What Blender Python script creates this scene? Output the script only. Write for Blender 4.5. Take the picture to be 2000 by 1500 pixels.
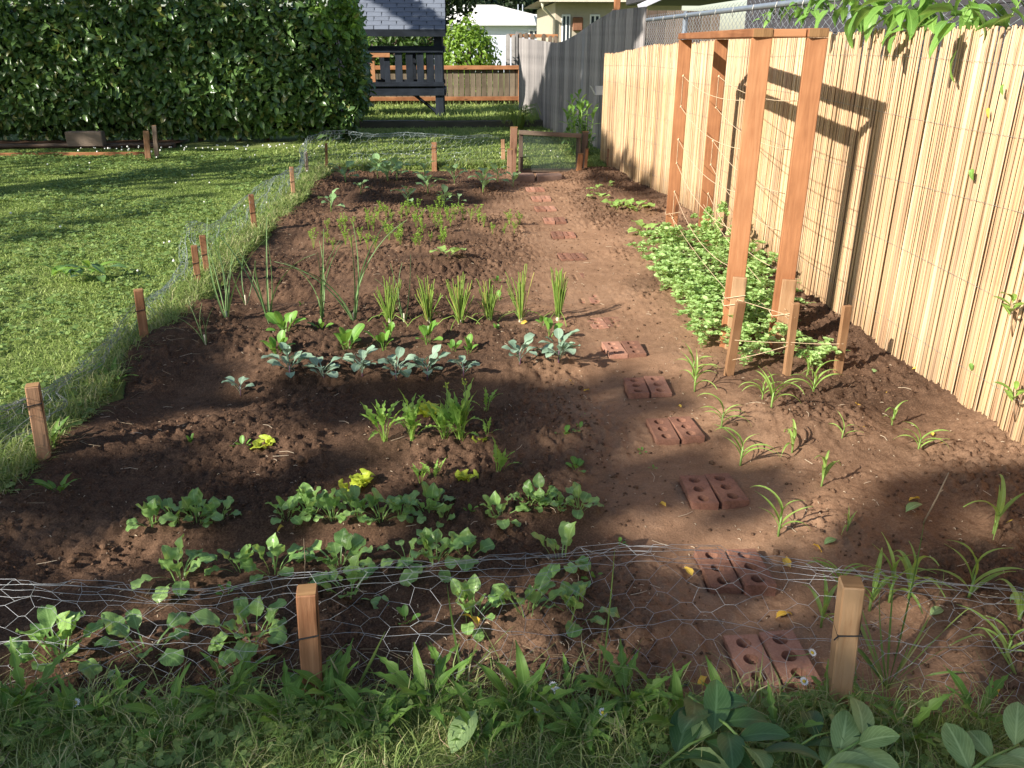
import bpy, math, random
import numpy as np
from mathutils import Vector, Matrix, Euler

for o in list(bpy.data.objects): bpy.data.objects.remove(o)
SC = bpy.context.scene
COL = SC.collection
rnd = random.Random(7)
RN = np.random.default_rng(11)
PI = math.pi

# ------------------------------------------------------------------ camera, sky, sun, exposure
F_PX, PITCH, YAW, CAMH = 1610.0, math.radians(22.5), math.radians(3.4), 1.5
cam = bpy.data.objects.new('camera', bpy.data.cameras.new('camera'))
COL.objects.link(cam)
cam.location = (0, 0, CAMH)
cam.rotation_euler = (PI/2 - PITCH, 0, -YAW)
cam.data.sensor_width = 36; cam.data.lens = 36*F_PX/2000
cam.data.clip_start = 0.05; cam.data.clip_end = 600
SC.camera = cam
SUN = Vector((-1.0, -0.68, 0.70)).normalized()          # towards the sun
SX, SY = 1.0/0.70, 0.68/0.70                            # shadow run per metre of height
world = bpy.data.worlds.new('World'); SC.world = world; world.use_nodes = True
wn = world.node_tree.nodes; wl = world.node_tree.links
sky = wn.new('ShaderNodeTexSky'); sky.sky_type = 'NISHITA'; sky.sun_disc = False
sky.sun_elevation = math.asin(SUN.z); sky.sun_rotation = math.atan2(SUN.x, SUN.y)
bg = wn['Background']; bg.inputs[1].default_value = 0.088
wl.new(sky.outputs[0], bg.inputs[0])
sd = bpy.data.lights.new('sun', 'SUN'); sd.energy = 5.0; sd.angle = math.radians(0.55); sd.color = (1, .93, .82)
so = bpy.data.objects.new('sun', sd); COL.objects.link(so)
so.rotation_euler = SUN.to_track_quat('Z', 'Y').to_euler(); so.location = (-8, -6, 9)
SC.view_settings.view_transform = 'Standard'; SC.view_settings.look = 'None'
SC.view_settings.gamma = 1; SC.view_settings.exposure = 1.0; SC.view_settings.use_curve_mapping = False
SC.render.resolution_x = 1024; SC.render.resolution_y = 768

# ------------------------------------------------------------------ where a line of sight meets the place
def ray(px, py):
    u = (px-1000)/F_PX; v = (py-750)/F_PX
    x = u; y = math.cos(PITCH)-v*math.sin(PITCH); z = -math.sin(PITCH)-v*math.cos(PITCH)
    c, s = math.cos(YAW), math.sin(YAW)
    return x*c+y*s, -x*s+y*c, z
def G(px, py, z=0.0):
    d = ray(px, py); t = (z-CAMH)/d[2]; return d[0]*t, d[1]*t
def AY(px, py, Y):
    d = ray(px, py); t = Y/d[1]; return d[0]*t, CAMH+d[2]*t         # x, z on plane y = Y
def AX(px, py, X):
    d = ray(px, py); t = X/d[0]; return d[1]*t, CAMH+d[2]*t         # y, z on plane x = X
def AL(px, py, A, B):                                               # on the upright plane through A and B
    d = ray(px, py); nx, ny = B[1]-A[1], A[0]-B[0]
    t = (A[0]*nx+A[1]*ny)/(d[0]*nx+d[1]*ny); return d[0]*t, d[1]*t, CAMH+d[2]*t
def pxm(Y): return Y*0.96/F_PX                                      # rough metres per pixel at depth Y
def project(P):
    P = np.asarray(P, float); c, s = math.cos(YAW), math.sin(YAW)
    z = P[:, 2]-CAMH; xr = P[:, 0]*c-P[:, 1]*s; yr = P[:, 0]*s+P[:, 1]*c
    dep = yr*math.cos(PITCH)-z*math.sin(PITCH); up = yr*math.sin(PITCH)+z*math.cos(PITCH)
    dd = np.maximum(dep, .05)
    return 1000+F_PX*xr/dd, 750-F_PX*up/dd, dep

# ------------------------------------------------------------------ numpy noise
_perm = np.random.default_rng(3).random((256, 256))
def vnoise(x, y):
    x = np.asarray(x, float); y = np.asarray(y, float)
    xi = np.floor(x).astype(int); yi = np.floor(y).astype(int); fx = x-xi; fy = y-yi
    fx = fx*fx*(3-2*fx); fy = fy*fy*(3-2*fy)
    a = _perm[xi & 255, yi & 255]; b = _perm[(xi+1) & 255, yi & 255]
    c = _perm[xi & 255, (yi+1) & 255]; d = _perm[(xi+1) & 255, (yi+1) & 255]
    return (a*(1-fx)+b*fx)*(1-fy)+(c*(1-fx)+d*fx)*fy
def fbm(x, y, o=4):
    s = 0; a = .5
    for i in range(o):
        s = s+a*(vnoise(x*2**i+17.3*i, y*2**i+9.1*i)-.5); a *= .5
    return s
def sstep(a, b, t):
    t = np.clip((t-a)/(b-a), 0, 1); return t*t*(3-2*t)

# ------------------------------------------------------------------ objects
def tag(o, label=None, cat=None, group=None, kind=None):
    if label: o['label'] = label
    if cat: o['category'] = cat
    if group: o['group'] = group
    if kind: o['kind'] = kind
    return o
def thing(name, label, cat, loc=(0, 0, 0), rz=0.0, group=None):
    o = bpy.data.objects.new(name, None); o.empty_display_size = .05; COL.objects.link(o)
    o.location = loc; o.rotation_euler = (0, 0, rz)
    return tag(o, label, cat, group)
def link(name, me, parent=None, mat=None):
    if mat is not None and not me.materials: me.materials.append(mat)
    o = bpy.data.objects.new(name, me); COL.objects.link(o)
    if parent is not None: o.parent = parent
    return o
def mesh_np(name, V, F, col=None, smooth=False):
    V = np.asarray(V, np.float32).reshape(-1, 3); F = np.asarray(F, np.int32); k = F.shape[1]
    me = bpy.data.meshes.new(name)
    me.vertices.add(len(V)); me.vertices.foreach_set('co', V.ravel())
    me.loops.add(F.size); me.loops.foreach_set('vertex_index', F.ravel())
    me.polygons.add(len(F)); me.polygons.foreach_set('loop_start', np.arange(0, F.size, k, dtype=np.int32))
    if smooth: me.polygons.foreach_set('use_smooth', np.ones(len(F), bool))
    if col is not None:
        a = me.attributes.new('tone', 'FLOAT', 'POINT'); a.data.foreach_set('value', np.asarray(col, np.float32).ravel())
    me.update(calc_edges=True); me.validate()
    return me
class MB:
    def __init__(s): s.v = []; s.f = []; s.t = []
    def add(s, V, F, tone=None):
        n = len(s.v); s.v += [tuple(p) for p in V]; s.f += [tuple(i+n for i in f) for f in F]
        s.t += [rnd.random() if tone is None else tone]*len(V)
    def box(s, x0, x1, y0, y1, z0, z1, tone=None, bev=0.0):
        if bev <= 0:
            V = [(x0, y0, z0), (x1, y0, z0), (x1, y1, z0), (x0, y1, z0), (x0, y0, z1), (x1, y0, z1), (x1, y1, z1), (x0, y1, z1)]
            s.add(V, [(3, 2, 1, 0), (4, 5, 6, 7), (0, 1, 5, 4), (1, 2, 6, 5), (2, 3, 7, 6), (3, 0, 4, 7)], tone); return
        # chamfered on all edges
        b = min(bev, (x1-x0)*.4, (y1-y0)*.4, (z1-z0)*.4); V = []; ids = {}
        for ix, X in ((0, x0), (1, x1)):
            for iy, Y in ((0, y0), (1, y1)):
                for iz, Z in ((0, z0), (1, z1)):
                    sx = 1 if ix == 0 else -1; sy = 1 if iy == 0 else -1; sz = 1 if iz == 0 else -1
                    ids[ix, iy, iz, 0] = len(V); V.append((X, Y+sy*b, Z+sz*b))
                    ids[ix, iy, iz, 1] = len(V); V.append((X+sx*b, Y, Z+sz*b))
                    ids[ix, iy, iz, 2] = len(V); V.append((X+sx*b, Y+sy*b, Z))
        Fs = []
        q = lambda *k: tuple(ids[i] for i in k)
        for i in (0, 1):
            f = q((i, 0, 0, 0), (i, 1, 0, 0), (i, 1, 1, 0), (i, 0, 1, 0)); Fs.append(f if i else f[::-1])
            f = q((0, i, 0, 1), (1, i, 0, 1), (1, i, 1, 1), (0, i, 1, 1)); Fs.append(f[::-1] if i else f)
            f = q((0, 0, i, 2), (1, 0, i, 2), (1, 1, i, 2), (0, 1, i, 2)); Fs.append(f if i else f[::-1])
        for a in (0, 1):
            for c in (0, 1):
                Fs.append(q((0, a, c, 1), (1, a, c, 1), (1, a, c, 2), (0, a, c, 2)))
                Fs.append(q((a, 0, c, 0), (a, 1, c, 0), (a, 1, c, 2), (a, 0, c, 2)))
                Fs.append(q((a, c, 0, 0), (a, c, 1, 0), (a, c, 1, 1), (a, c, 0, 1)))
                for e in (0, 1): Fs.append(q((a, c, e, 0), (a, c, e, 1), (a, c, e, 2)))
        s.add(V, Fs, tone)
    def prism(s, pts, axis, a, b, tone=None):
        def P(p, t):
            return (t, p[0], p[1]) if axis == 'x' else (p[0], t, p[1]) if axis == 'y' else (p[0], p[1], t)
        n = len(pts); V = [P(p, a) for p in pts]+[P(p, b) for p in pts]
        Fs = [tuple(range(n)), tuple(range(2*n-1, n-1, -1))]+[(i, i+n, (i+1) % n+n, (i+1) % n) for i in range(n)]
        s.add(V, Fs, tone)
    def tube(s, pts, r, k=5, tone=None, cap=True):
        pts = [Vector(p) for p in pts]; rr = r if isinstance(r, (list, tuple)) else [r]*len(pts)
        V = []
        for i, p in enumerate(pts):
            d = (pts[min(i+1, len(pts)-1)]-pts[max(i-1, 0)])
            d = d.normalized() if d.length > 1e-9 else Vector((0, 0, 1))
            a = d.cross(Vector((0, 0, 1)) if abs(d.z) < .9 else Vector((1, 0, 0))).normalized(); b = d.cross(a)
            for j in range(k):
                w = 2*PI*j/k; V.append(p+(a*math.cos(w)+b*math.sin(w))*rr[i])
        Fs = [(i*k+j, i*k+(j+1) % k, (i+1)*k+(j+1) % k, (i+1)*k+j) for i in range(len(pts)-1) for j in range(k)]
        if cap: Fs += [tuple(range(k))[::-1], tuple((len(pts)-1)*k+j for j in range(k))]
        s.add(V, Fs, tone)
    def mesh(s, name, smooth=False):
        me = bpy.data.meshes.new(name); me.from_pydata(s.v, [], s.f)
        a = me.attributes.new('tone', 'FLOAT', 'POINT'); a.data.foreach_set('value', np.array(s.t, np.float32))
        import bmesh
        bm = bmesh.new(); bm.from_mesh(me); bmesh.ops.recalc_face_normals(bm, faces=bm.faces); bm.to_mesh(me); bm.free()
        if smooth: me.polygons.foreach_set('use_smooth', np.ones(len(me.polygons), bool))
        return me
    def build(s, name, mat, parent=None, smooth=False): return link(name, s.mesh(name, smooth), parent, mat)
def tubes_np(lines, r, k=3):
    """many polylines (each N x 3 array) as thin tubes -> V, F"""
    VV = []; FF = []; n0 = 0
    for L in lines:
        L = np.asarray(L, float); n = len(L)
        d = np.empty_like(L); d[1:-1] = L[2:]-L[:-2]; d[0] = L[1]-L[0]; d[-1] = L[-1]-L[-2]
        d /= np.maximum(np.linalg.norm(d, axis=1, keepdims=True), 1e-9)
        ref = np.where(np.abs(d[:, 2:3]) < .9, np.array([[0, 0, 1.]]), np.array([[1., 0, 0]]))
        a = np.cross(d, ref); a /= np.maximum(np.linalg.norm(a, axis=1, keepdims=True), 1e-9); b = np.cross(d, a)
        w = 2*PI*np.arange(k)/k
        V = L[:, None, :]+r*(a[:, None, :]*np.cos(w)[None, :, None]+b[:, None, :]*np.sin(w)[None, :, None])
        VV.append(V.reshape(-1, 3))
        i = np.arange(n-1)[:, None]*k; j = np.arange(k)[None, :]; j2 = (j+1) % k
        FF.append(np.stack([n0+i+j, n0+i+j2, n0+i+k+j2, n0+i+k+j], -1).reshape(-1, 4)); n0 += n*k
    return np.concatenate(VV), np.concatenate(FF)
ORD = ['first', 'second', 'third', 'fourth', 'fifth', 'sixth', 'seventh', 'eighth', 'ninth', 'tenth', 'eleventh', 'twelfth',
       'thirteenth', 'fourteenth', 'fifteenth', 'sixteenth', 'seventeenth', 'eighteenth']

# ------------------------------------------------------------------ materials
MATS = {}
def nodes(name):
    m = bpy.data.materials.new(name); m.use_nodes = True
    nt = m.node_tree; return m, nt.nodes, nt.links, nt.nodes['Principled BSDF']
def ramp(N, L, src, stops):
    r = N.new('ShaderNodeValToRGB'); e = r.color_ramp.elements
    e[0].position, e[0].color = stops[0][0], (*stops[0][1], 1)
    e[1].position, e[1].color = stops[-1][0], (*stops[-1][1], 1)
    for p, c in stops[1:-1]:
        k = e.new(p); k.color = (*c, 1)
    L.new(src, r.inputs[0]); return r.outputs[0]
def noise(N, L, vec, scale, detail=4, rough=.55, dist=0):
    n = N.new('ShaderNodeTexNoise'); n.inputs['Scale'].default_value = scale; n.inputs['Detail'].default_value = detail
    n.inputs['Roughness'].default_value = rough; n.inputs['Distortion'].default_value = dist
    if vec is not None: L.new(vec, n.inputs['Vector'])
    return n.outputs['Fac']
def math_n(N, L, op, a, b):
    n = N.new('ShaderNodeMath'); n.operation = op
    for i, v in enumerate((a, b)):
        if isinstance(v, (int, float)): n.inputs[i].default_value = v
        else: L.new(v, n.inputs[i])
    return n.outputs[0]
def mixc(N, L, fac, a, b, mode='MIX'):
    n = N.new('ShaderNodeMix'); n.data_type = 'RGBA'; n.blend_type = mode
    for s, v in ((n.inputs[0], fac), (n.inputs[6], a), (n.inputs[7], b)):
        if isinstance(v, (int, float)): s.default_value = v
        elif isinstance(v, tuple): s.default_value = (*v, 1)
        else: L.new(v, s)
    return n.outputs[2]
def coords(N, L, kind='Object', scale=(1, 1, 1)):
    t = N.new('ShaderNodeTexCoord'); mp = N.new('ShaderNodeMapping'); mp.inputs['Scale'].default_value = scale
    L.new(t.outputs[kind], mp.inputs[0]); return mp.outputs[0]
def bump(N, L, b, h, strength=.4, dist=.01):
    n = N.new('ShaderNodeBump'); n.inputs['Strength'].default_value = strength; n.inputs['Distance'].default_value = dist
    L.new(h, n.inputs['Height']); L.new(n.outputs[0], b.inputs['Normal'])
def objrand(N): return N.new('ShaderNodeObjectInfo').outputs['Random']
def attr(N, name):
    a = N.new('ShaderNodeAttribute'); a.attribute_name = name; return a.outputs['Fac']

def wood(name, c1, c2, c3, axis='z', rough=.75, knots=True, grain=1.0):
    if name in MATS: return MATS[name]
    m, N, L, B = nodes(name)
    sc = {'x': (2.2, 34, 34), 'y': (34, 2.2, 34), 'z': (34, 34, 2.2)}[axis]
    v = coords(N, L, 'Object', tuple(s*grain for s in sc))
    g = noise(N, L, v, 1.0, 5, .65, .8)
    fine = noise(N, L, coords(N, L, 'Object', tuple(s*3.2*grain for s in sc)), 1.0, 3, .6)
    g = math_n(N, L, 'ADD', math_n(N, L, 'MULTIPLY', g, .72), math_n(N, L, 'MULTIPLY', fine, .28))
    add = math_n(N, L, 'ADD', g, math_n(N, L, 'MULTIPLY', math_n(N, L, 'SUBTRACT', attr(N, 'tone'), .5), .45))
    col = ramp(N, L, add, [(.34, c1), (.51, c2), (.70, c3)])
    v2 = coords(N, L, 'Object', (1, 1, 1))
    blot = noise(N, L, v2, 3.2, 3, .6)
    col = mixc(N, L, .35, col, ramp(N, L, blot, [(.35, tuple(.55*x for x in c1)), (.65, c3)]), 'MIX')
    if knots:
        vo = N.new('ShaderNodeTexVoronoi'); vo.inputs['Scale'].default_value = 1.0
        L.new(coords(N, L, 'Object', {'x': (2.6, 9, 9), 'y': (9, 2.6, 9), 'z': (9, 9, 2.6)}[axis]), vo.inputs['Vector'])
        k = ramp(N, L, vo.outputs['Distance'], [(.08, (.16, .12, .10)), (.16, (1, 1, 1))])
        col = mixc(N, L, .8, col, k, 'MULTIPLY')
    L.new(col, B.inputs['Base Color']); B.inputs['Roughness'].default_value = rough
    B.inputs['Specular IOR Level'].default_value = .25
    bump(N, L, B, g, .6, .004)
    MATS[name] = m; return m

def leafmat(name, dark, light, trans=.35, rough=.45, spec=.4, veins=True, yellow=None, yfrac=.06, crinkle=0.0, useattr=True):
    if name in MATS: return MATS[name]
    m, N, L, B = nodes(name)
    r = objrand(N)
    if useattr: r = math_n(N, L, 'FRACT', math_n(N, L, 'ADD', r, attr(N, 'tone')), 0)
    col = ramp(N, L, r, [(0, dark), (1, light)])
    if yellow: col = mixc(N, L, math_n(N, L, 'GREATER_THAN', r, 1-yfrac), col, yellow)
    v = coords(N, L, 'Object', (1, 1, 1))
    nn = noise(N, L, v, 26, 3, .6)
    col = mixc(N, L, .30, col, ramp(N, L, nn, [(.3, tuple(.55*x for x in dark)), (.7, tuple(min(1, 1.25*x) for x in light))]))
    if veins:
        # midrib paler: x is the leaf's own cross axis
        sx = N.new('ShaderNodeSeparateXYZ'); tc = N.new('ShaderNodeTexCoord'); L.new(tc.outputs['UV'], sx.inputs[0])
        d = math_n(N, L, 'ABSOLUTE', math_n(N, L, 'SUBTRACT', sx.outputs[0], .5), 0)
        mid = ramp(N, L, d, [(.02, (1, 1, 1)), (.06, (0, 0, 0))])
        w = N.new('ShaderNodeTexWave'); w.wave_type = 'BANDS'; w.bands_direction = 'Y'; w.inputs['Scale'].default_value = 2.6
        w.inputs['Distortion'].default_value = 1.0
        mv = N.new('ShaderNodeCombineXYZ'); L.new(sx.outputs[0], mv.inputs[0])
        L.new(math_n(N, L, 'SUBTRACT', sx.outputs[1], math_n(N, L, 'MULTIPLY', d, .9)), mv.inputs[1]); L.new(mv.outputs[0], w.inputs['Vector'])
        side = ramp(N, L, w.outputs['Fac'], [(.86, (0, 0, 0)), (.97, (1, 1, 1))])
        f = math_n(N, L, 'MAXIMUM', mid, math_n(N, L, 'MULTIPLY', side, .45))
        col = mixc(N, L, math_n(N, L, 'MULTIPLY', f, .45), col, tuple(min(1, 1.6*x+.05) for x in light))
    L.new(col, B.inputs['Base Color']); B.inputs['Roughness'].default_value = rough
    B.inputs['Specular IOR Level'].default_value = spec
    if crinkle: bump(N, L, B, noise(N, L, v, 60, 3, .6), crinkle, .004)
    t = N.new('ShaderNodeBsdfTranslucent'); L.new(mixc(N, L, .5, col, tuple(min(1, 1.5*x) for x in (light[0]*1.25, light[1], light[2]*.6))), t.inputs[0])
    mx = N.new('ShaderNodeMixShader'); mx.inputs[0].default_value = trans
    out = N['Material Output']; L.new(B.outputs[0], mx.inputs[1]); L.new(t.outputs[0], mx.inputs[2]); L.new(mx.outputs[0], out.inputs[0])
    MATS[name] = m; return m

def flat(name, c, rough=.6, metal=0.0, spec=.4, var=.15, scale=8, bmp=.0):
    if name in MATS: return MATS[name]
    m, N, L, B = nodes(name)
    n = noise(N, L, coords(N, L), scale, 4, .6)
    n2 = math_n(N, L, 'ADD', n, math_n(N, L, 'MULTIPLY', math_n(N, L, 'SUBTRACT', attr(N, 'tone'), .5), .3))
    col = ramp(N, L, n2, [(.25, tuple(x*(1-var) for x in c)), (.75, tuple(min(1, x*(1+var)) for x in c))])
    L.new(col, B.inputs['Base Color']); B.inputs['Roughness'].default_value = rough; B.inputs['Metallic'].default_value = metal
    B.inputs['Specular IOR Level'].default_value = spec
    if bmp: bump(N, L, B, n, bmp, .01)
    MATS[name] = m; return m

def soil_material():
    m, N, L, B = nodes('garden_soil')
    v = coords(N, L, 'Object')
    n1 = noise(N, L, v, 1.7, 5, .6); n2 = noise(N, L, v, 14, 6, .7); n3 = noise(N, L, v, 150, 4, .75)
    moist = ramp(N, L, math_n(N, L, 'ADD', math_n(N, L, 'MULTIPLY', n1, .45), math_n(N, L, 'MULTIPLY', n2, .55)),
                 [(.36, (.026, .015, .0095)), (.5, (.066, .037, .0225)), (.66, (.140, .080, .048))])
    dry = ramp(N, L, math_n(N, L, 'ADD', math_n(N, L, 'MULTIPLY', n1, .5), math_n(N, L, 'MULTIPLY', n2, .5)),
               [(.36, (.265, .148, .085)), (.52, (.385, .228, .136)), (.68, (.480, .305, .195))])
    col = mixc(N, L, attr(N, 'dry'), moist, dry)
    col = mixc(N, L, .40, col, ramp(N, L, n3, [(.30, (.010, .006, .0045)), (.5, (.125, .073, .046)), (.74, (.38, .24, .155))]))
    vo = N.new('ShaderNodeTexVoronoi'); vo.inputs['Scale'].default_value = 55; L.new(v, vo.inputs['Vector'])
    sp = ramp(N, L, vo.outputs['Distance'], [(.07, (1, 1, 1)), (.10, (0, 0, 0))])
    pick = math_n(N, L, 'GREATER_THAN', noise(N, L, v, 23, 2), .62)
    col = mixc(N, L, math_n(N, L, 'MULTIPLY', math_n(N, L, 'MULTIPLY', sp, pick), .75), col, (.42, .30, .22))
    L.new(col, B.inputs['Base Color']); B.inputs['Roughness'].default_value = .95; B.inputs['Specular IOR Level'].default_value = .12
    h = math_n(N, L, 'ADD', math_n(N, L, 'MULTIPLY', n2, .6), math_n(N, L, 'MULTIPLY', n3, .4))
    bump(N, L, B, h, .9, .012)
    return m
def grass_material(name, stops, trans=.35):
    m, N, L, B = nodes(name)
    v = coords(N, L, 'Object')
    patch = noise(N, L, v, 1.6, 4, .6)
    f = math_n(N, L, 'ADD', math_n(N, L, 'MULTIPLY', attr(N, 'tone'), .7), math_n(N, L, 'MULTIPLY', patch, .35))
    col = ramp(N, L, f, stops)
    L.new(col, B.inputs['Base Color']); B.inputs['Roughness'].default_value = .5; B.inputs['Specular IOR Level'].default_value = .35
    t = N.new('ShaderNodeBsdfTranslucent'); L.new(col, t.inputs[0])
    mx = N.new('ShaderNodeMixShader'); mx.inputs[0].default_value = trans
    L.new(B.outputs[0], mx.inputs[1]); L.new(t.outputs[0], mx.inputs[2]); L.new(mx.outputs[0], N['Material Output'].inputs[0])
    return m
def ground_material():
    m, N, L, B = nodes('lawn_ground')
    v = coords(N, L, 'Object')
    n1 = noise(N, L, v, 2.2, 5, .65); n2 = noise(N, L, v, 60, 4, .7)
    col = ramp(N, L, math_n(N, L, 'ADD', math_n(N, L, 'MULTIPLY', n1, .6), math_n(N, L, 'MULTIPLY', n2, .4)),
               [(.34, (.09, .115, .036)), (.5, (.17, .215, .065)), (.66, (.26, .29, .11))])
    L.new(col, B.inputs['Base Color']); B.inputs['Roughness'].default_value = .95; B.inputs['Specular IOR Level'].default_value = .1
    bump(N, L, B, n2, .8, .02); return m
def reed_material():
    m, N, L, B = nodes('reed')
    t = math_n(N, L, 'FRACT', math_n(N, L, 'ADD', attr(N, 'tone'), math_n(N, L, 'MULTIPLY', objrand(N), .9)), 0)
    base = ramp(N, L, t, [(0, (.55, .375, .20)), (.12, (.38, .22, .13)), (.24, (.62, .46, .28)), (.36, (.28, .16, .10)), (.46, (.64, .47, .26)), (.56, (.46, .275, .17)), (.66, (.54, .36, .175)), (.76, (.68, .55, .37)), (.86, (.24, .145, .095)), (.93, (.44, .31, .21)), (1, (.55, .375, .20))])
    g = noise(N, L, coords(N, L, 'Object', (60, 60, 3)), 1, 4, .6)
    col = mixc(N, L, .28, base, ramp(N, L, g, [(.3, (.32, .19, .11)), (.55, (.60, .43, .25)), (.75, (.72, .58, .38))]))
    g2 = noise(N, L, coords(N, L, 'Object', (40, 40, 9)), 1, 3, .6)
    col = mixc(N, L, math_n(N, L, 'MULTIPLY', ramp(N, L, g2, [(.60, (0, 0, 0)), (.70, (1, 1, 1))]), .6), col, (.24, .145, .085))
    L.new(col, B.inputs['Base Color']); B.inputs['Roughness'].default_value = .5; B.inputs['Specular IOR Level'].default_value = .35
    bump(N, L, B, g, .3, .002); return m
def brick_material():
    m, N, L, B = nodes('fired_brick')
    v = coords(N, L, 'Object'); n1 = noise(N, L, v, 22, 5, .65); n2 = noise(N, L, v, 160, 3, .7); r = objrand(N)
    f = math_n(N, L, 'ADD', n1, math_n(N, L, 'MULTIPLY', math_n(N, L, 'SUBTRACT', r, .5), .6))
    col = ramp(N, L, f, [(.25, (.17, .078, .052)), (.5, (.33, .150, .100)), (.78, (.45, .235, .165))])
    col = mixc(N, L, .3, col, ramp(N, L, n2, [(.3, (.10, .05, .035)), (.7, (.42, .24, .17))]))
    dust = ramp(N, L, noise(N, L, v, 9, 5, .7), [(.45, (0, 0, 0)), (.7, (1, 1, 1))])
    col = mixc(N, L, math_n(N, L, 'MULTIPLY', dust, .4), col, (.22, .13, .085))
    L.new(col, B.inputs['Base Color']); B.inputs['Roughness'].default_value = .9; B.inputs['Specular IOR Level'].default_value = .15
    bump(N, L, B, n2, .5, .004); return m

M_SOIL = soil_material(); M_GROUND = ground_material(); M_REED = reed_material(); M_BRICK = brick_material()
M_GRASS = grass_material('grass_blades', [(.1, (.15, .23, .05)), (.38, (.245, .345, .085)), (.62, (.35, .45, .13)), (.85, (.48, .54, .19)), (.97, (.62, .57, .32))], .42)
M_TALL = grass_material('tall_grass', [(.1, (.09, .16, .035)), (.40, (.17, .27, .065)), (.68, (.29, .36, .11)), (.92, (.54, .49, .28))])
M_CLOVER = grass_material('clover', [(.1, (.13, .225, .06)), (.5, (.21, .32, .09)), (.9, (.33, .44, .15))])
M_CEDAR = {a: wood('cedar_'+a, (.215, .083, .034), (.34, .145, .062), (.45, .22, .105), a) for a in 'xyz'}
M_STAKE = wood('stake_wood', (.22, .095, .045), (.36, .18, .093), (.48, .28, .165), 'z', grain=1.4)
M_STAKEP = wood('pale_stake_wood', (.22, .11, .05), (.345, .19, .095), (.45, .285, .16), 'z', grain=1.4)
M_ENDG = wood('end_grain', (.16, .085, .035), (.27, .15, .065), (.38, .22, .10), 'x', knots=False, grain=2)
M_OLD = {a: wood('weathered_'+a, (.085, .06, .045), (.155, .115, .085), (.25, .19, .145), a) for a in 'xyz'}
M_FGREY = wood('grey_fence_wood', (.165, .155, .155), (.275, .255, .25), (.40, .37, .355), 'z', knots=False)
M_FGREYL = wood('pale_fence_wood', (.19, .19, .20), (.27, .27, .28), (.36, .35, .36), 'z', knots=False)
M_FBACK = wood('olive_fence_wood', (.085, .065, .042), (.155, .12, .082), (.23, .185, .13), 'z')
M_TOWER = {a: wood('dark_blue_paint_'+a, (.006, .009, .014), (.013, .018, .028), (.030, .038, .052), a, rough=.55, knots=False) for a in 'xyz'}
M_WIRE = flat('galvanised_wire', (.34, .35, .36), .5, .5, .5, .2, 30)
M_WIREG = flat('dull_wire', (.36, .42, .42), .45, .6, .5, .2, 30)
M_STEEL = flat('galvanised_steel', (.34, .38, .43), .45, .7, .5, .15, 12)
M_TWINE = flat('jute_twine', (.62, .47, .31), .9, 0, .1, .25, 60)
M_TIE = flat('black_tie', (.012, .012, .012), .4)
M_BARK = wood('bark', (.045, .032, .022), (.09, .065, .045), (.15, .115, .085), 'z', knots=False)
M_SPIN = leafmat('spinach_leaf', (.12, .27, .065), (.31, .48, .15), .32, .32, .55, crinkle=.45)
M_KALE = leafmat('kale_leaf', (.14, .24, .16), (.28, .39, .28), .18, .5, .35)
M_KSTEM = flat('kale_stem', (.13, .065, .10), .5)
M_BRAS = leafmat('brassica_leaf', (.16, .30, .12), (.30, .46, .21), .28, .5, .35)
M_GREENB = leafmat('chard_leaf', (.075, .20, .030), (.18, .36, .06), .32, .45, .4)
M_LETT = leafmat('lettuce_leaf', (.33, .45, .035), (.52, .60, .075), .4, .45, .35)
M_MIZU = leafmat('mizuna_leaf', (.16, .32, .05), (.30, .48, .10), .35, .45, .35)
M_CORN = leafmat('corn_leaf', (.15, .28, .05), (.32, .46, .12), .35, .42, .4)
M_SQSH = leafmat('squash_leaf', (.20, .36, .075), (.36, .52, .15), .35, .5, .3)
M_PEA = leafmat('pea_leaf', (.22, .42, .11), (.46, .62, .26), .32, .45, .35)
M_CARR = leafmat('carrot_frond', (.17, .33, .04), (.34, .52, .09), .3, .5, .3, veins=False)
M_CHIV = leafmat('chive_blade', (.13, .26, .035), (.33, .46, .10), .2, .45, .4, veins=False, yellow=(.55, .45, .14), yfrac=.12)
M_ONIO = leafmat('onion_blade', (.10, .20, .07), (.22, .34, .14), .12, .4, .45, veins=False)
M_LAUR = leafmat('laurel_leaf', (.045, .105, .028), (.135, .235, .062), .18, .30, .6, yellow=(.22, .20, .05), yfrac=.09)
M_LAURN = leafmat('lit_new_laurel_leaf', (.12, .27, .045), (.24, .40, .075), .35, .32, .5)  # bright leaf green; on the hedge it paints the sunlit corner
M_CUT = leafmat('cut_laurel_leaf', (.12, .22, .07), (.29, .39, .165), .16, .55, .25)
M_CUTD = leafmat('dark_laurel_leaf', (.028, .075, .024), (.065, .135, .042), .10, .42, .35)
M_VINE = leafmat('vine_leaf', (.10, .24, .045), (.22, .40, .085), .35, .4, .4)
M_WEED = leafmat('weed_leaf', (.065, .165, .022), (.17, .30, .055), .3, .5, .35)
M_TREE = leafmat('tree_leaf', (.030, .075, .014), (.085, .15, .028), .3, .45, .35, veins=False)
M_TREED = leafmat('dark_tree_leaf', (.012, .026, .010), (.035, .060, .02), .2, .5, .3, veins=False)
M_BUSH = leafmat('bush_leaf', (.09, .19, .02), (.24, .38, .05), .35, .4, .4, veins=False)
M_YELL = leafmat('yellow_leaf', (.62, .34, .035), (.80, .55, .10), .25, .5, .3)
M_DRY = flat('dry_stalk', (.36, .27, .17), .9)
M_STEMG = flat('green_stem', (.20, .32, .08), .5)
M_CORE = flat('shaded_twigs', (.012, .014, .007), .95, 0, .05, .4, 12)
M_PETAL = flat('white_petal', (.85, .85, .82), .6); M_DISC = flat('daisy_centre', (.70, .50, .04), .7)
M_ROOT = flat('pale_root', (.55, .50, .36), .6)

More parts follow.
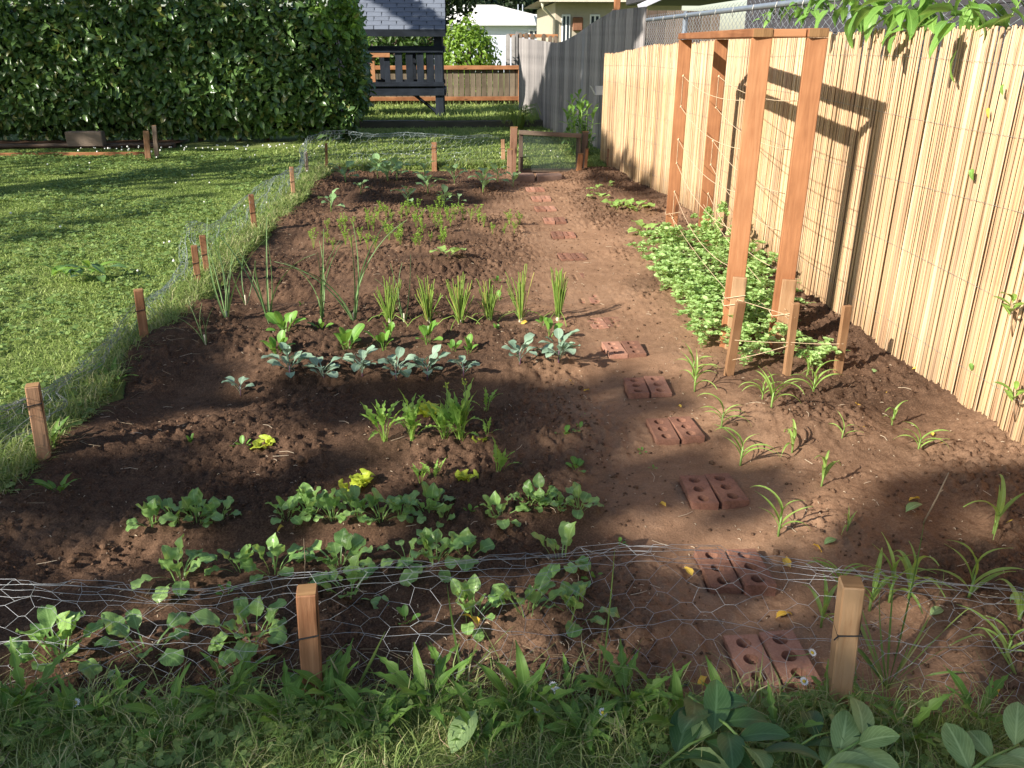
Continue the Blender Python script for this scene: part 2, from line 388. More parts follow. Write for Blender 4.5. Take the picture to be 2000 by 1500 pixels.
# ------------------------------------------------------------------ ground: bed shape, soil heights
BRICKS = [  # picture place of the middle of each pair (photo scale), turn, how deep it sits
    (1505, 1288, -.03, 0), (1433, 1113, -.05, 0), (1390, 962, .02, 0), (1316, 848, .03, 0), (1263, 763, -.02, .002), (1218, 686, .04, .002),
    (1183, 626, .06, .016), (1150, 577, .03, .018), (1136, 535, .02, .019), (1117, 497, .02, .006), (1100, 457, .03, .006), (1083, 432, .02, .006),
    (1065, 407, .02, .004), (1057, 388, .02, .004), (1045, 371, .02, .004)]
BR = [(*G(a, b), t, s) for a, b, t, s in BRICKS]
_by = np.array([b[1] for b in BR]); _bx = np.array([b[0] for b in BR])
def path_x(y): return np.interp(y, _by, _bx)
def bed_left(y): return -1.60+.10*fbm(np.asarray(y)*1.3, np.zeros_like(np.asarray(y, float))+3.3, 3)+.06*fbm(np.asarray(y, float)*6, np.zeros_like(np.asarray(y, float))+8, 3)
def bed_front(x):
    x = np.asarray(x, float); z = np.zeros_like(x)
    return np.interp(x, [-2, -1.2, -.4, .2, .7, 1.3, 2.3], [1.60, 1.58, 1.545, 1.52, 1.50, 1.37, 1.30])+.10*fbm(x*2.1, z+1.7, 3)
BED_BACK = 10.62
def bed_in(x, y):
    """>0 inside the dug bed (metres to its edge, roughly)"""
    x = np.asarray(x, float); y = np.asarray(y, float)
    d = np.minimum(x-bed_left(y), y-bed_front(x))
    d = np.minimum(d, (BED_BACK+.12*fbm(x*1.8, y*0+5, 3))-y)
    return np.minimum(d, 2.45-x)
MOUNDS = [(*G(876, 517), .24, .055), (*G(1190, 347), .42, .09), (*G(1190, 385), .30, .05), (*G(1290, 470), .35, .04), (*G(1310, 600), .28, .035), (*G(1500, 760), .5, .03),
          (*G(420, 560), .16, .07), (*G(300, 690), .2, .05), (*G(1040, 1230), .35, .03), (*G(1560, 860), .18, .03), (*G(1500, 835), .16, .03), (*G(1590, 965), .2, .03)]
ROWS = [(3.86, .028, .16, .6), (3.58, -.035, .13, .6), (3.05, .022, .15, .6), (2.80, -.012, .1, .6), (2.44, .025, .12, .7), (2.27, -.02, .08, .6), (2.1, .02, .12, .7), (1.85, .02, .12, .7),
        (4.25, .022, .13, .45), (4.85, .03, .12, .45), (5.1, -.03, .09, .4), (6.6, -.02, .12, .3), (7.2, .02, .3, .3), (8.5, -.02, .15, .3), (9.3, .03, .3, .3)]
def zsoil(x, y, fine=True):
    x = np.asarray(x, float); y = np.asarray(y, float)
    dp = (x-path_x(y)); w = np.exp(-(dp/.36)**2)*sstep(BED_BACK+.2, BED_BACK-.2, y)
    rough = 1-.78*w
    xw = x+.12*fbm(x*2+5, y*2, 3)
    z = .050*fbm(x*1.1, y*1.1, 3)+.040*fbm(x*4.3+3, y*4.3, 3)*rough
    if fine:
        c = vnoise(x*34+2*vnoise(x*11, y*11), y*34); c2 = vnoise(x*74+7, y*74); pt = sstep(.3, .62, vnoise(x*2.6+31, y*2.6))
        z = z+rough*((.35+1.1*pt)*(.020*np.abs(c-.5)*2+.014*c2)+.009*vnoise(x*128, y*128))
    lw = sstep(.62, .3, x-path_x(y)*0-.35+0*y)
    for yy, a, s, xm in ROWS:
        z = z+a*np.exp(-((y+.10*fbm(x*1.4+yy*3, y*0+yy, 3)-yy)/s)**2)*sstep(xm+.25, xm-.15, x)
    for mx, my, r, h in MOUNDS: z = z+h*np.exp(-((x-mx)**2+(y-my)**2)/r**2)
    z = z-.018*w
    z = z+.035*sstep(.28, .05, x-bed_left(y))*(1+.6*fbm(x*7, y*7, 3))        # crumbs heaped along the left edge
    z = z+.03*sstep(1.95, 2.2, x)
    z = z-.09*sstep(.0, -.16, bed_in(x, y))
    return z
def brick_level(i):
    bx, by, t, s = BR[i]
    return float(zsoil(np.array([bx]), np.array([by]), False)[0])+.030-s*1.35
BL = [brick_level(i) for i in range(len(BR))]
def zsoil_full(x, y):
    z = zsoil(x, y)
    for i, (bx, by, t, s) in enumerate(BR):
        ca, sa = math.cos(-t), math.sin(-t)
        lx = (x-bx)*ca-(y-by)*sa; ly = (x-bx)*sa+(y-by)*ca
        inside = (np.abs(lx) < .094) & (np.abs(ly) < .088)
        near = (np.abs(lx) < .16) & (np.abs(ly) < .16)
        flat_z = BL[i]-.018+s*1.1+.006*fbm(x*30, y*30, 3)
        bury = flat_z if s < .012 else flat_z+.004*vnoise(x*9, y*9)
        z = np.where(near, np.where(inside & (s < .012), np.minimum(z, BL[i]-.056), np.minimum(z, bury+.003)), z)
        if s >= .012:
            hole = np.zeros_like(z, bool)
            for hx in (-.05, .05):
                for hy in (-.058, 0, .058): hole |= ((lx-hx)**2+(ly-hy)**2) < .013**2
            z = np.where(hole, z-.03, z)
    return z
def zs(x, y): return float(zsoil(np.array([x]), np.array([y]), False)[0])+.008
def lawn_z(x, y):
    x = np.asarray(x, float); y = np.asarray(y, float)
    z = .042+.035*fbm(x*.5, y*.5, 3)+.015*fbm(x*3, y*3, 2)
    up = sstep(15.72, 15.80, y)*sstep(30, 26, np.abs(x))
    z = z+up*.13
    return z-.22*sstep(.02, .14, bed_in(x, y))
def zl(x, y): return float(lawn_z(np.array([x]), np.array([y]))[0])

def grid(xs, ys, zf):
    X, Y = np.meshgrid(xs, ys); nx, ny = len(xs), len(ys)
    Z = zf(X.ravel(), Y.ravel())
    V = np.stack([X.ravel(), Y.ravel(), Z], -1)
    i = (np.arange(ny-1)[:, None]*nx+np.arange(nx-1)[None, :]).ravel()
    return V, np.stack([i, i+1, i+nx+1, i+nx], -1)
# lawn sheet out to the horizon
xs = np.concatenate([[-260, -120, -60, -30, -18], np.arange(-12, -2.01, .25), np.arange(-2, 2.6, .045), np.arange(2.75, 6, .5), [9, 16, 30, 60, 120, 260]])
ys = np.concatenate([[-260, -120, -60, -30, -14, -6, -3, -1], np.arange(0, 1.2, .1), np.arange(1.2, 2.1, .035), np.arange(2.1, 11, .09), np.arange(11.1, 15.65, .2), np.arange(15.65, 15.9, .04), np.arange(16, 22, .3), [24, 30, 45, 80, 150, 300]])
V, Fq = grid(xs, ys, lawn_z)
tag(link('lawn', mesh_np('lawn', V, Fq, smooth=True), None, M_GROUND), 'green lawn ground around the dug vegetable bed', 'lawn', kind='structure')
# soil bed: finer where it is near
ysl = [1.20]
while ysl[-1] < 11.0: ysl.append(ysl[-1]+max(.0085, .0042*ysl[-1]*(1 if ysl[-1] < 5 else 1.25)))
V, Fq = grid(np.arange(-1.85, 2.5, .0105), np.array(ysl), zsoil_full)
keep = bed_in(V[:, 0], V[:, 1]) > -.25
Fq = Fq[keep[Fq].all(1)]
used = np.unique(Fq); remap = -np.ones(len(V), int); remap[used] = np.arange(len(used)); V = V[used]; Fq = remap[Fq]
me = mesh_np('garden_soil', V, Fq, smooth=True)
dp = V[:, 0]-path_x(V[:, 1])
dry = np.clip(1.2*np.exp(-(dp/.46)**2)-.26+.55*sstep(.35, .9, V[:, 0])*(.5+1.6*fbm(V[:, 0]*1.5, V[:, 1]*1.5, 3))+.45*sstep(4.6, 5.4, V[:, 1])*sstep(8.8, 7.6, V[:, 1])*(.6+2*fbm(V[:, 0]*2.1, V[:, 1]*2.1, 4))
              +1.2*fbm(V[:, 0]*1.7+9, V[:, 1]*1.7, 4)+.12, 0, 1)
wet = np.exp(-(((V[:, 0]-G(876, 525)[0])**2+(V[:, 1]-G(876, 525)[1])**2)/.3**2))
dry = np.clip(dry-wet, 0, 1)
a = me.attributes.new('dry', 'FLOAT', 'POINT'); a.data.foreach_set('value', dry.astype(np.float32))
tag(link('garden_soil', me, None, M_SOIL), 'reddish brown dug soil of the vegetable bed', 'soil', kind='structure')

# loose crumbs and pebbles on the bed
_ico = [(-.526, 0, .851), (.526, 0, .851), (-.526, 0, -.851), (.526, 0, -.851), (0, .851, .526), (0, .851, -.526), (0, -.851, .526), (0, -.851, -.526), (.851, .526, 0), (-.851, .526, 0), (.851, -.526, 0), (-.851, -.526, 0)]
_icf = [(0, 4, 1), (0, 9, 4), (9, 5, 4), (4, 5, 8), (4, 8, 1), (8, 10, 1), (8, 3, 10), (5, 3, 8), (5, 2, 3), (2, 7, 3), (7, 10, 3), (7, 6, 10), (7, 11, 6), (11, 0, 6), (0, 1, 6), (6, 1, 10), (9, 0, 11), (9, 11, 2), (9, 2, 5), (7, 2, 11)]
def crumbs(n):
    x = RN.uniform(-1.7, 2.2, n*3); y = 1.3+9.4*RN.random(n*3)**1.9
    dpp = np.abs(x-path_x(y)); pt = vnoise(x*2.6+31, y*2.6)
    p = np.where(dpp < .3, .10, .25+.75*sstep(.35, .65, pt))*np.where(bed_in(x, y) > .02, 1, 0)+.9*((x-G(1190, 347)[0])**2+(y-G(1190, 347)[1])**2 < .3)
    k = RN.random(n*3) < p; x, y = x[k][:n], y[k][:n]; m = len(x)
    r = .0020+.0050*RN.random(m)**2.4+.010*(RN.random(m) < .015*(1+3*(vnoise(x*1.9+8, y*1.9) > .66)))*RN.random(m)+.0009*np.maximum(y-4, 0)
    base = np.array(_ico); V = base[None]*r[:, None, None]*(1+.9*(RN.random((m, 12, 1))-.5))*RN.uniform(.55, 1.35, (m, 1, 3))*np.array([1, 1, .75])
    a = RN.random(m)*6.28; ca, sa = np.cos(a)[:, None], np.sin(a)[:, None]
    vx = V[..., 0]*ca-V[..., 1]*sa; vy = V[..., 0]*sa+V[..., 1]*ca
    V = np.stack([vx, vy, V[..., 2]], -1)+np.stack([x, y, zsoil(x, y)+r*.25], -1)[:, None, :]
    F = (np.array(_icf)[None]+12*np.arange(m)[:, None, None]).reshape(-1, 3)
    return V.reshape(-1, 3), F, np.repeat(RN.random(m), 12)
V, F3, tn = crumbs(26000)
me = mesh_np('soil_crumbs', V, F3, tn)
a = me.attributes.new('dry', 'FLOAT', 'POINT'); a.data.foreach_set('value', (tn*.4).astype(np.float32))
tag(link('soil_crumbs', me, None, M_SOIL), 'loose soil crumbs and pebbles scattered over the bed', 'soil', kind='stuff')

def litter():
    lines = []
    for _ in range(1500):
        x = rnd.uniform(-1.55, 2.1); y = 1.7+8.5*rnd.random()**1.8; a = rnd.random()*6.28; L = rnd.uniform(.004, .014) if rnd.random() < .85 else rnd.uniform(.02, .07)
        z = float(zsoil(np.array([x]), np.array([y]))[0])+.003; lines.append(np.array([(x, y, z), (x+L*.5*math.cos(a), y+L*.5*math.sin(a), z+.003), (x+L*math.cos(a+.2), y+L*math.sin(a+.2), z+.001)]))
    V, F = tubes_np(lines, .0011, 4); tag(link('soil_litter', mesh_np('soil_litter', V, F, RN.random(len(V))), None, flat('straw_fleck', (.52, .42, .30), .9)), 'pale straw flecks and root bits scattered over the soil', 'litter', kind='stuff')
litter()

# ------------------------------------------------------------------ shade map of the trees to the left, out of the picture
LITPOLY = [G(*p) for p in [(-300, 600), (60, 490), (330, 425), (440, 392), (560, 352), (650, 345), (720, 395), (900, 405), (1000, 372), (1060, 352), (1170, 356), (1290, 390)]] + \
          [(2.2, 8.6), (7, 13), (7, 6.6), (2.2, 2.75)] + \
          [G(*p) for p in [(1950, 940), (1830, 905), (1740, 985), (1600, 1000), (1500, 940), (1440, 850), (1330, 770), (1225, 712), (1130, 752), (900, 752), (690, 755), (520, 750), (440, 740), (430, 660), (390, 600), (320, 660), (260, 730), (120, 790), (20, 880), (-300, 900)]]
SPOTS = [(40, 960, 70, 70), (360, 1030, 110, 45), (690, 955, 70, 32), (1070, 945, 90, 30), (1290, 1030, 90, 45), (1610, 1010, 110, 45), (1330, 848, 80, 45), (1400, 958, 70, 28),
         (1540, 1190, 120, 50), (1480, 1285, 70, 60), (1950, 1030, 90, 50), (1080, 1190, 120, 55), (960, 1290, 90, 40), (810, 850, 150, 40), (500, 880, 60, 24), (1000, 1420, 160, 40),
         (690, 1110, 110, 40), (1850, 1180, 90, 70), (880, 940, 60, 22), (1230, 890, 60, 22), (330, 1120, 120, 30), (1130, 1010, 60, 22), (540, 1110, 60, 22), (1660, 1330, 70, 60), (200, 1240, 60, 40), (500, 1240, 60, 30),
         (1460, 1090, 60, 28), (1770, 1090, 60, 28), (640, 1440, 120, 30), (300, 1450, 100, 30), (1500, 1440, 130, 50), (517, 888, 95, 38), (700, 955, 120, 42), (914, 938, 85, 34), (720, 1030, 90, 34), (1060, 1015, 100, 34), (850, 1105, 110, 36), (470, 1115, 70, 30), (930, 1215, 100, 44), (1115, 1220, 70, 40), (300, 1265, 100, 40), (120, 1270, 80, 40), (820, 900, 120, 30), (960, 900, 60, 40), (1380, 1110, 90, 40), (1700, 1010, 90, 30)]
def in_poly(x, y, P):
    r = np.zeros(x.shape, bool); n = len(P); j = n-1
    for i in range(n):
        xi, yi = P[i]; xj, yj = P[j]
        c = ((yi > y) != (yj > y)) & (x < (xj-xi)*(y-yi)/((yj-yi) if yj != yi else 1e-9)+xi); r ^= c; j = i
    return r
def shaded(qx, qy):
    wx = qx+.22*fbm(qx*1.8, qy*1.8, 3); wy = qy+.22*fbm(qx*1.8+40, qy*1.8+7, 3)
    s = ((qx < 2.05+.3*(qy > 9.2)) | ((qx < 5.0) & (qy > 12.5) & (qy < 16.6))) & (qy < 19.0)
    lit = in_poly(wx, wy, LITPOLY)
    lit |= in_poly(wx, wy, [G(*p) for p in [(500, 288), (720, 288), (1000, 290), (1160, 288), (1160, 350), (500, 350)]])
    lit |= (wy > 16.55) & (wx < 1.7) & (wx > -4)
    lit |= (wy > 17.0) & (wx < 3.4) & (wx > 1.0) & (wy < 17.8)
    lit |= ((qx-1.25)/.55)**2+((qy-14.75)/.35)**2 < 1
    lit |= (qx > 2.05) & (qy < 11) & (vnoise(qx*3.3+2, qy*3.3) > (.15 if True else 0)) & (qy < 9.2)
    for px, py, rx, ry in SPOTS:
        cx, cy = G(px, py); ex = abs(G(px+rx, py)[0]-cx); ey = abs(G(px, py-ry)[1]-cy)
        lit |= ((wx-cx)/ex)**2+((wy-cy)/ey)**2 < 1
    dap = fbm(qx*2.6+11, qy*2.6+5, 3) > .15
    lit |= dap & (qy < 4.5)
    dap2 = fbm(qx*2.0+1, qy*2.0+3, 3) > .10
    lit |= dap2 & (qy > 9.2) & (qy < 11.6) & (qx > -1.5)
    return s & ~lit
TREES = [(-9.5, -5.5), (-13, -1.0), (-11.5, 4.5), (-17, 3), (-15.5, 8.5), (-19, -4)]
def shade_trees():
    n = 90000
    qx = RN.uniform(-12, 5, n); qy = RN.uniform(-1.2, 19, n)
    k = shaded(qx, qy)
    cover = np.where((qy > 12.7) & (qx < 1.6), .42, np.where((qx < -1.55) & (qy > 4.5), .11, np.where(qy < 1.95, .72, np.where((qy > 8.6) & (qy < 10.9), .5, 1.0))))
    clus = vnoise(qx*3.1, qy*3.1)                                   # thin parts of the crowns let flecks through
    k &= (RN.random(n) < cover) & ((cover > .9) | (clus > .30)); qx, qy = qx[k], qy[k]
    h = RN.uniform(4.6, 8.6, len(qx))+1.0*fbm(qx, qy, 2)
    P = np.stack([qx-SX*h, qy-SY*h, h], -1); m = len(P)
    T = np.array(TREES); own = np.argmin((P[:, None, 0]-T[None, :, 0])**2+(P[:, None, 1]-T[None, :, 1])**2, 1)
    # leaf: a pointed four-corner blade
    L = RN.uniform(.20, .34, m); W = L*RN.uniform(.5, .7, m)
    d = RN.normal(size=(m, 3)); d /= np.linalg.norm(d, axis=1, keepdims=True)
    e = np.cross(d, RN.normal(size=(m, 3))); e /= np.linalg.norm(e, axis=1, keepdims=True)
    q = np.stack([P-d*L[:, None]*.5, P+e*W[:, None]*.5, P+d*L[:, None]*.5, P-e*W[:, None]*.5], 1)
    names = ['nearest behind the camera', 'further back on the left', 'abreast of the bed', 'far out to the left', 'left of the hedge', 'farthest to the rear left']
    for i, (tx, ty) in enumerate(TREES):
        s = own == i
        if s.sum() < 20: continue
        t = thing('shade_tree', 'tall broadleaf tree out of the picture on the left, '+names[i], 'tree', (tx, ty, zl(tx, ty)), 0, 'trees shading the garden')
        c = np.median(P[s], axis=0); b = MB(); r0 = random.Random(i)
        top = Vector((c[0]-tx, c[1]-ty, c[2]-.5))
        b.tube([(0, 0, -.2), (0, 0, 1.5), (top.x*.3, top.y*.3, 3.2), tuple(top)], [.24, .19, .15, .07], 8)
        for _ in range(9):
            p = P[s][r0.randrange(int(s.sum()))]-np.array([tx, ty, 0])
            b.tube([(top.x*.3, top.y*.3, 3.0+r0.random()), tuple((Vector((top.x*.3, top.y*.3, 3.4))+Vector(p))*.5+Vector((0, 0, .4))), tuple(p)], [.09, .06, .02], 6)
        b.build('trunk', M_BARK, t, True)
        V = q[s].reshape(-1, 3)-np.array([tx, ty, t.location.z]); F = np.arange(len(V)).reshape(-1, 4)
        cr = link('crown', mesh_np('crown', V, F, np.repeat(RN.random(int(s.sum())), 4)), t, M_TREE)
shade_trees()

# ------------------------------------------------------------------ leaf and blade meshes
def leaf_geo(L, W, pet=.3, th0=1.2, th1=.3, prof=None, fold=.18, wave=.0, n=8, seed=0, pw=.004, twist=0, crumple=0):
    """one leaf: stalk and blade, growing along +Y from the origin, th = slope at base and tip"""
    r = random.Random(seed); np_ = 3 if pet > 0 else 0
    js = (-1, -.5, 0, .5, 1); V = []; F = []; UV = []
    total = L*(1+pet); ss = [pet/(1+pet)*i/np_ for i in range(np_)]+[(pet+i/n)/(1+pet) for i in range(n+1)]
    y = z = 0; last = 0; ph = r.random()*6
    for s in ss:
        th = th0+(th1-th0)*s**1.3; ds = (s-last)*total; y += math.cos(th)*ds; z += math.sin(th)*ds; last = s
        t = (s*(1+pet)-pet)
        w = pw if t <= 0 else max(pw*.6, W*prof(t))
        for j in js:
            lx = j*w*.5; up = fold*abs(j)*w*.5*(1 if t > 0 else .5)
            if t > 0: up += wave*math.sin(t*11+ph+(3.1 if j < 0 else 0))*abs(j)**2*W+crumple*W*(r.random()-.5)
            tw = twist*s
            V.append((lx*math.cos(tw)-up*math.sin(tw)*.5, y-up*math.sin(th), z+up*math.cos(th)+lx*math.sin(tw))); UV.append((.5+j*.5, max(0, t)))
    k = len(js)
    for i in range(len(ss)-1):
        for j in range(k-1): F.append((i*k+j, i*k+j+1, (i+1)*k+j+1, (i+1)*k+j))
    return V, F, UV
def leaf_mesh(name, mat, tone=.0, **kw):
    V, F, UV = leaf_geo(**kw)
    me = bpy.data.meshes.new(name); me.from_pydata(V, [], F)
    uv = me.uv_layers.new(name='UVMap')
    for l in me.loops: uv.data[l.index].uv = UV[l.vertex_index]
    a = me.attributes.new('tone', 'FLOAT', 'POINT'); a.data.foreach_set('value', np.full(len(V), tone, np.float32))
    me.polygons.foreach_set('use_smooth', np.ones(len(F), bool)); me.materials.append(mat); return me
P_OVATE = lambda t: max(0, math.sin(PI*min(1, t)**.72))**.75
P_ROUND = lambda t: max(0, 1-(2*t-1.06)**2)**.55 if 0 <= 2*t-.06 <= 2.06 else 0
P_LANCE = lambda t: max(0, math.sin(PI*min(1, .08+.92*t)**.6))**.9
P_STRAP = lambda t: (.55+.45*min(1, t*4))*(1-t**2.2)
P_ELLIP = lambda t: max(0, math.sin(PI*t))**.7
def P_LOBED(t): return max(.12, math.sin(PI*min(1, t)**.62))*(.26+.74*abs(math.sin(t*PI*4.5+.3)))*(1 if t < .98 else .3)
def P_FRILL(t): return (.25+.85*t**.8)*(1-.25*math.sin(t*21))*(1 if t < .99 else .75)
P_PALM = lambda t: max(0, 1-(2*t-.9)**2)**.5*(.78+.22*abs(math.sin(t*9)))
LIB = {}
def variants(key, mat, n, f):
    LIB[key] = [leaf_mesh(key, mat, rnd.random()*.25, **f(i, random.Random(hash_key(key)+i))) for i in range(n)]
def hash_key(k): return sum(ord(c)*(i+1) for i, c in enumerate(k))
variants('spinach_leaf', M_SPIN, 9, lambda i, r: dict(L=.048+.018*r.random(), W=.042+.014*r.random(), pet=.85+.4*r.random(), th0=1.48-.20*(i % 3), th1=.85-.75*(i % 3), prof=P_ROUND if i % 3 else P_OVATE, fold=.10+.30*r.random(), wave=.09, n=10, seed=i, pw=.0045, crumple=.11))
variants('kale_leaf', M_KALE, 7, lambda i, r: dict(L=.044+.012*r.random(), W=.032+.010*r.random(), pet=.75+.4*r.random(), th0=1.15-.2*(i % 3), th1=.35-.35*(i % 3), prof=P_ROUND if i % 2 else P_ELLIP, fold=.25+.2*r.random(), wave=.05, n=7, seed=i, pw=.004))
variants('green_leaf', M_GREENB, 7, lambda i, r: dict(L=.055+.012*r.random(), W=.036+.012*r.random(), pet=.8, th0=1.4-.15*(i % 3), th1=.85-.45*(i % 3), prof=P_ROUND, fold=.25, wave=.02, n=7, seed=i, pw=.004))
variants('brassica_leaf', M_BRAS, 6, lambda i, r: dict(L=.065+.02*r.random(), W=.046+.012*r.random(), pet=.6, th0=1.15-.2*(i % 3), th1=.25-.4*(i % 3), prof=P_ELLIP, fold=.22, wave=.05, n=7, seed=i, pw=.006))
variants('lettuce_leaf', M_LETT, 5, lambda i, r: dict(L=.060+.015*r.random(), W=.052+.01*r.random(), pet=0, th0=1.15-.12*(i % 3), th1=.2-.2*(i % 3), prof=P_FRILL, fold=.1, wave=.16, n=12, seed=i, crumple=.10))
variants('mizuna_leaf', M_MIZU, 7, lambda i, r: dict(L=.115+.03*r.random(), W=.034+.012*r.random(), pet=.75, th0=1.5-.1*(i % 3), th1=.75-.5*(i % 3), prof=P_LOBED, fold=.3, wave=.04, n=20, seed=i, pw=.004))
variants('corn_leaf', M_CORN, 8, lambda i, r: dict(L=.17+.06*r.random(), W=.017+.005*r.random(), pet=0, th0=1.4-.15*(i % 3), th1=-.9+.75*(i % 4)*.6, prof=P_STRAP, fold=.55, wave=.05, n=10, seed=i, twist=.5*(r.random()-.5)))
variants('squash_leaf', M_SQSH, 5, lambda i, r: dict(L=.085+.02*r.random(), W=.085+.015*r.random(), pet=.7, th0=1.2-.15*(i % 3), th1=-.25, prof=P_PALM, fold=.2, wave=.06, n=9, seed=i, pw=.006))
variants('weed_leaf', M_WEED, 7, lambda i, r: dict(L=.085+.04*r.random(), W=.026+.008*r.random(), pet=.3, th0=1.15-.25*(i % 3), th1=.2-.3*(i % 3), prof=P_LANCE if i % 2 else P_LOBED, fold=.3, wave=.08, n=12, seed=i, pw=.004, twist=.4*(r.random()-.5)))
variants('laurel_leaf', M_LAUR, 6, lambda i, r: dict(L=.155+.03*r.random(), W=.068+.012*r.random(), pet=.06, th0=.25, th1=-.35-.2*(i % 3), prof=P_ELLIP, fold=.25, wave=.02, n=5, seed=i, pw=.006))
variants('new_leaf', M_LAURN, 4, lambda i, r: dict(L=.14+.03*r.random(), W=.055+.012*r.random(), pet=.06, th0=.5, th1=-.2, prof=P_ELLIP, fold=.3, wave=.02, n=5, seed=i, pw=.006))
variants('cut_leaf', M_CUT, 5, lambda i, r: dict(L=.105+.02*r.random(), W=.060+.01*r.random(), pet=.06, th0=.4, th1=-.3, prof=P_ELLIP, fold=.28, wave=.02, n=8, seed=i, pw=.005, crumple=.02))
variants('dark_leaf', M_CUTD, 5, lambda i, r: dict(L=.12+.02*r.random(), W=.058+.01*r.random(), pet=.06, th0=.4, th1=-.4, prof=P_ELLIP, fold=.3, wave=.02, n=8, seed=i, pw=.005))
variants('vine_leaf', M_VINE, 5, lambda i, r: dict(L=.115+.03*r.random(), W=.052+.012*r.random(), pet=.2, th0=.2, th1=-.9, prof=P_LANCE, fold=.25, wave=.04, n=8, seed=i, pw=.003))
variants('yellow_leaf', M_YELL, 5, lambda i, r: dict(L=.05+.015*r.random(), W=.016+.006*r.random(), pet=.05, th0=.5, th1=-.7, prof=P_LANCE, fold=.6, wave=.12, n=7, seed=i, pw=.002, twist=1.2*(r.random()-.5)))
variants('onion_leaf', M_ONIO, 6, lambda i, r: dict(L=.34+.06*r.random(), W=.0085, pet=0, th0=1.52-.14*(i % 3), th1=1.2-.5*(i % 3), prof=lambda t: (1-.75*t), fold=1.2, n=9, seed=i))

def put_leaf(parent, key, az, tilt=0.0, scale=1.0, off=(0, 0, 0), name='leaf', roll=0.0, i=None):
    me = LIB[key][rnd.randrange(len(LIB[key])) if i is None else i % len(LIB[key])]
    o = bpy.data.objects.new(name, me); COL.objects.link(o); o.parent = parent
    o.location = off; o.rotation_euler = (Matrix.Rotation(az, 4, 'Z') @ Matrix.Rotation(tilt, 4, 'X') @ Matrix.Rotation(roll, 4, 'Y')).to_euler()
    o.scale = (scale,)*3; return o
def rosette(name, label, cat, group, px, py, key, n, size, spread=.0, tilt=.0, sub='leaf', zoff=0.0, xy=None):
    x, y = xy if xy else G(px, py); t = thing(name, label, cat, (x, y, zs(x, y)-.006+zoff), rnd.random()*6.28, group)
    n = int(n*{'spinach_leaf': 1.2, 'kale_leaf': 1.25, 'brassica_leaf': 1.2}.get(key, 1.0))
    sh = {'kale_leaf': .062, 'brassica_leaf': .085}.get(key, 0)*size
    if sh:
        b = MB(); b.tube([(0, 0, -.01), (.004, 0, sh*.5), (0, .004, sh)], [.0034*size, .003*size, .002*size], 6); b.build('stem', M_KSTEM if key == 'kale_leaf' else M_STEMG, t, True)
    for k in range(n):
        a = k*2.4+rnd.uniform(-.4, .4); r = spread*math.sqrt((k+.5)/n)*(0 if sh else 1)
        put_leaf(t, key, a, tilt+rnd.uniform(-.35, .2)*(1 if k > n*.4 else .4), size*rnd.uniform(.72, 1.12), (-math.sin(a)*r, math.cos(a)*r, sh*(.25+.75*k/max(1, n-1))), sub, rnd.uniform(-.25, .25))
    return t

def scatter_leaves(P, D, Nn, L, W, curl=.25, fold=.25, tone=None):
    """many pointed leaves in one mesh: P base, D along, Nn face normal"""
    P = np.asarray(P, float); m = len(P)
    D = D/np.linalg.norm(D, axis=1, keepdims=True)
    E_ = np.cross(D, Nn); E_ /= np.maximum(np.linalg.norm(E_, axis=1, keepdims=True), 1e-6); U = np.cross(E_, D)
    L = np.broadcast_to(np.asarray(L, float), (m,))[:, None]; W = np.broadcast_to(np.asarray(W, float), (m,))[:, None]
    c1 = P+D*L*.35+U*L*curl*.10; c2 = P+D*L*.72+U*L*curl*.02; tip = P+D*L-U*L*curl*.25
    l1 = c1-E_*W*.48+U*W*fold; r1 = c1+E_*W*.48+U*W*fold; l2 = c2-E_*W*.40+U*W*fold*.7; r2 = c2+E_*W*.40+U*W*fold*.7
    V = np.stack([P, l1, c1, r1, l2, c2, r2, tip], 1)
    f = np.array([(0, 2, 1), (0, 3, 2), (1, 2, 5), (1, 5, 4), (2, 3, 6), (2, 6, 5), (4, 5, 7), (5, 6, 7)])
    F = (f[None]+8*np.arange(m)[:, None, None]).reshape(-1, 3)
    tone = RN.random(m) if tone is None else tone
    return V.reshape(-1, 3), F, np.repeat(tone, 8)
_luv = np.array([(.5, 0), (0, .35), (.5, .35), (1, .35), (0, .72), (.5, .72), (1, .72), (.5, 1)], np.float32)
def leaves_obj(name, mat, parent, V, F, tn, smooth=True):
    me = mesh_np(name, V, F, tn, smooth); m = len(V)//8
    uv = me.uv_layers.new(name='UVMap'); vi = np.empty(len(me.loops), np.int32); me.loops.foreach_get('vertex_index', vi)
    uv.data.foreach_set('uv', _luv[vi % 8].ravel()); return link(name, me, parent, mat)
def rand_unit(m):
    d = RN.normal(size=(m, 3)); return d/np.linalg.norm(d, axis=1, keepdims=True)

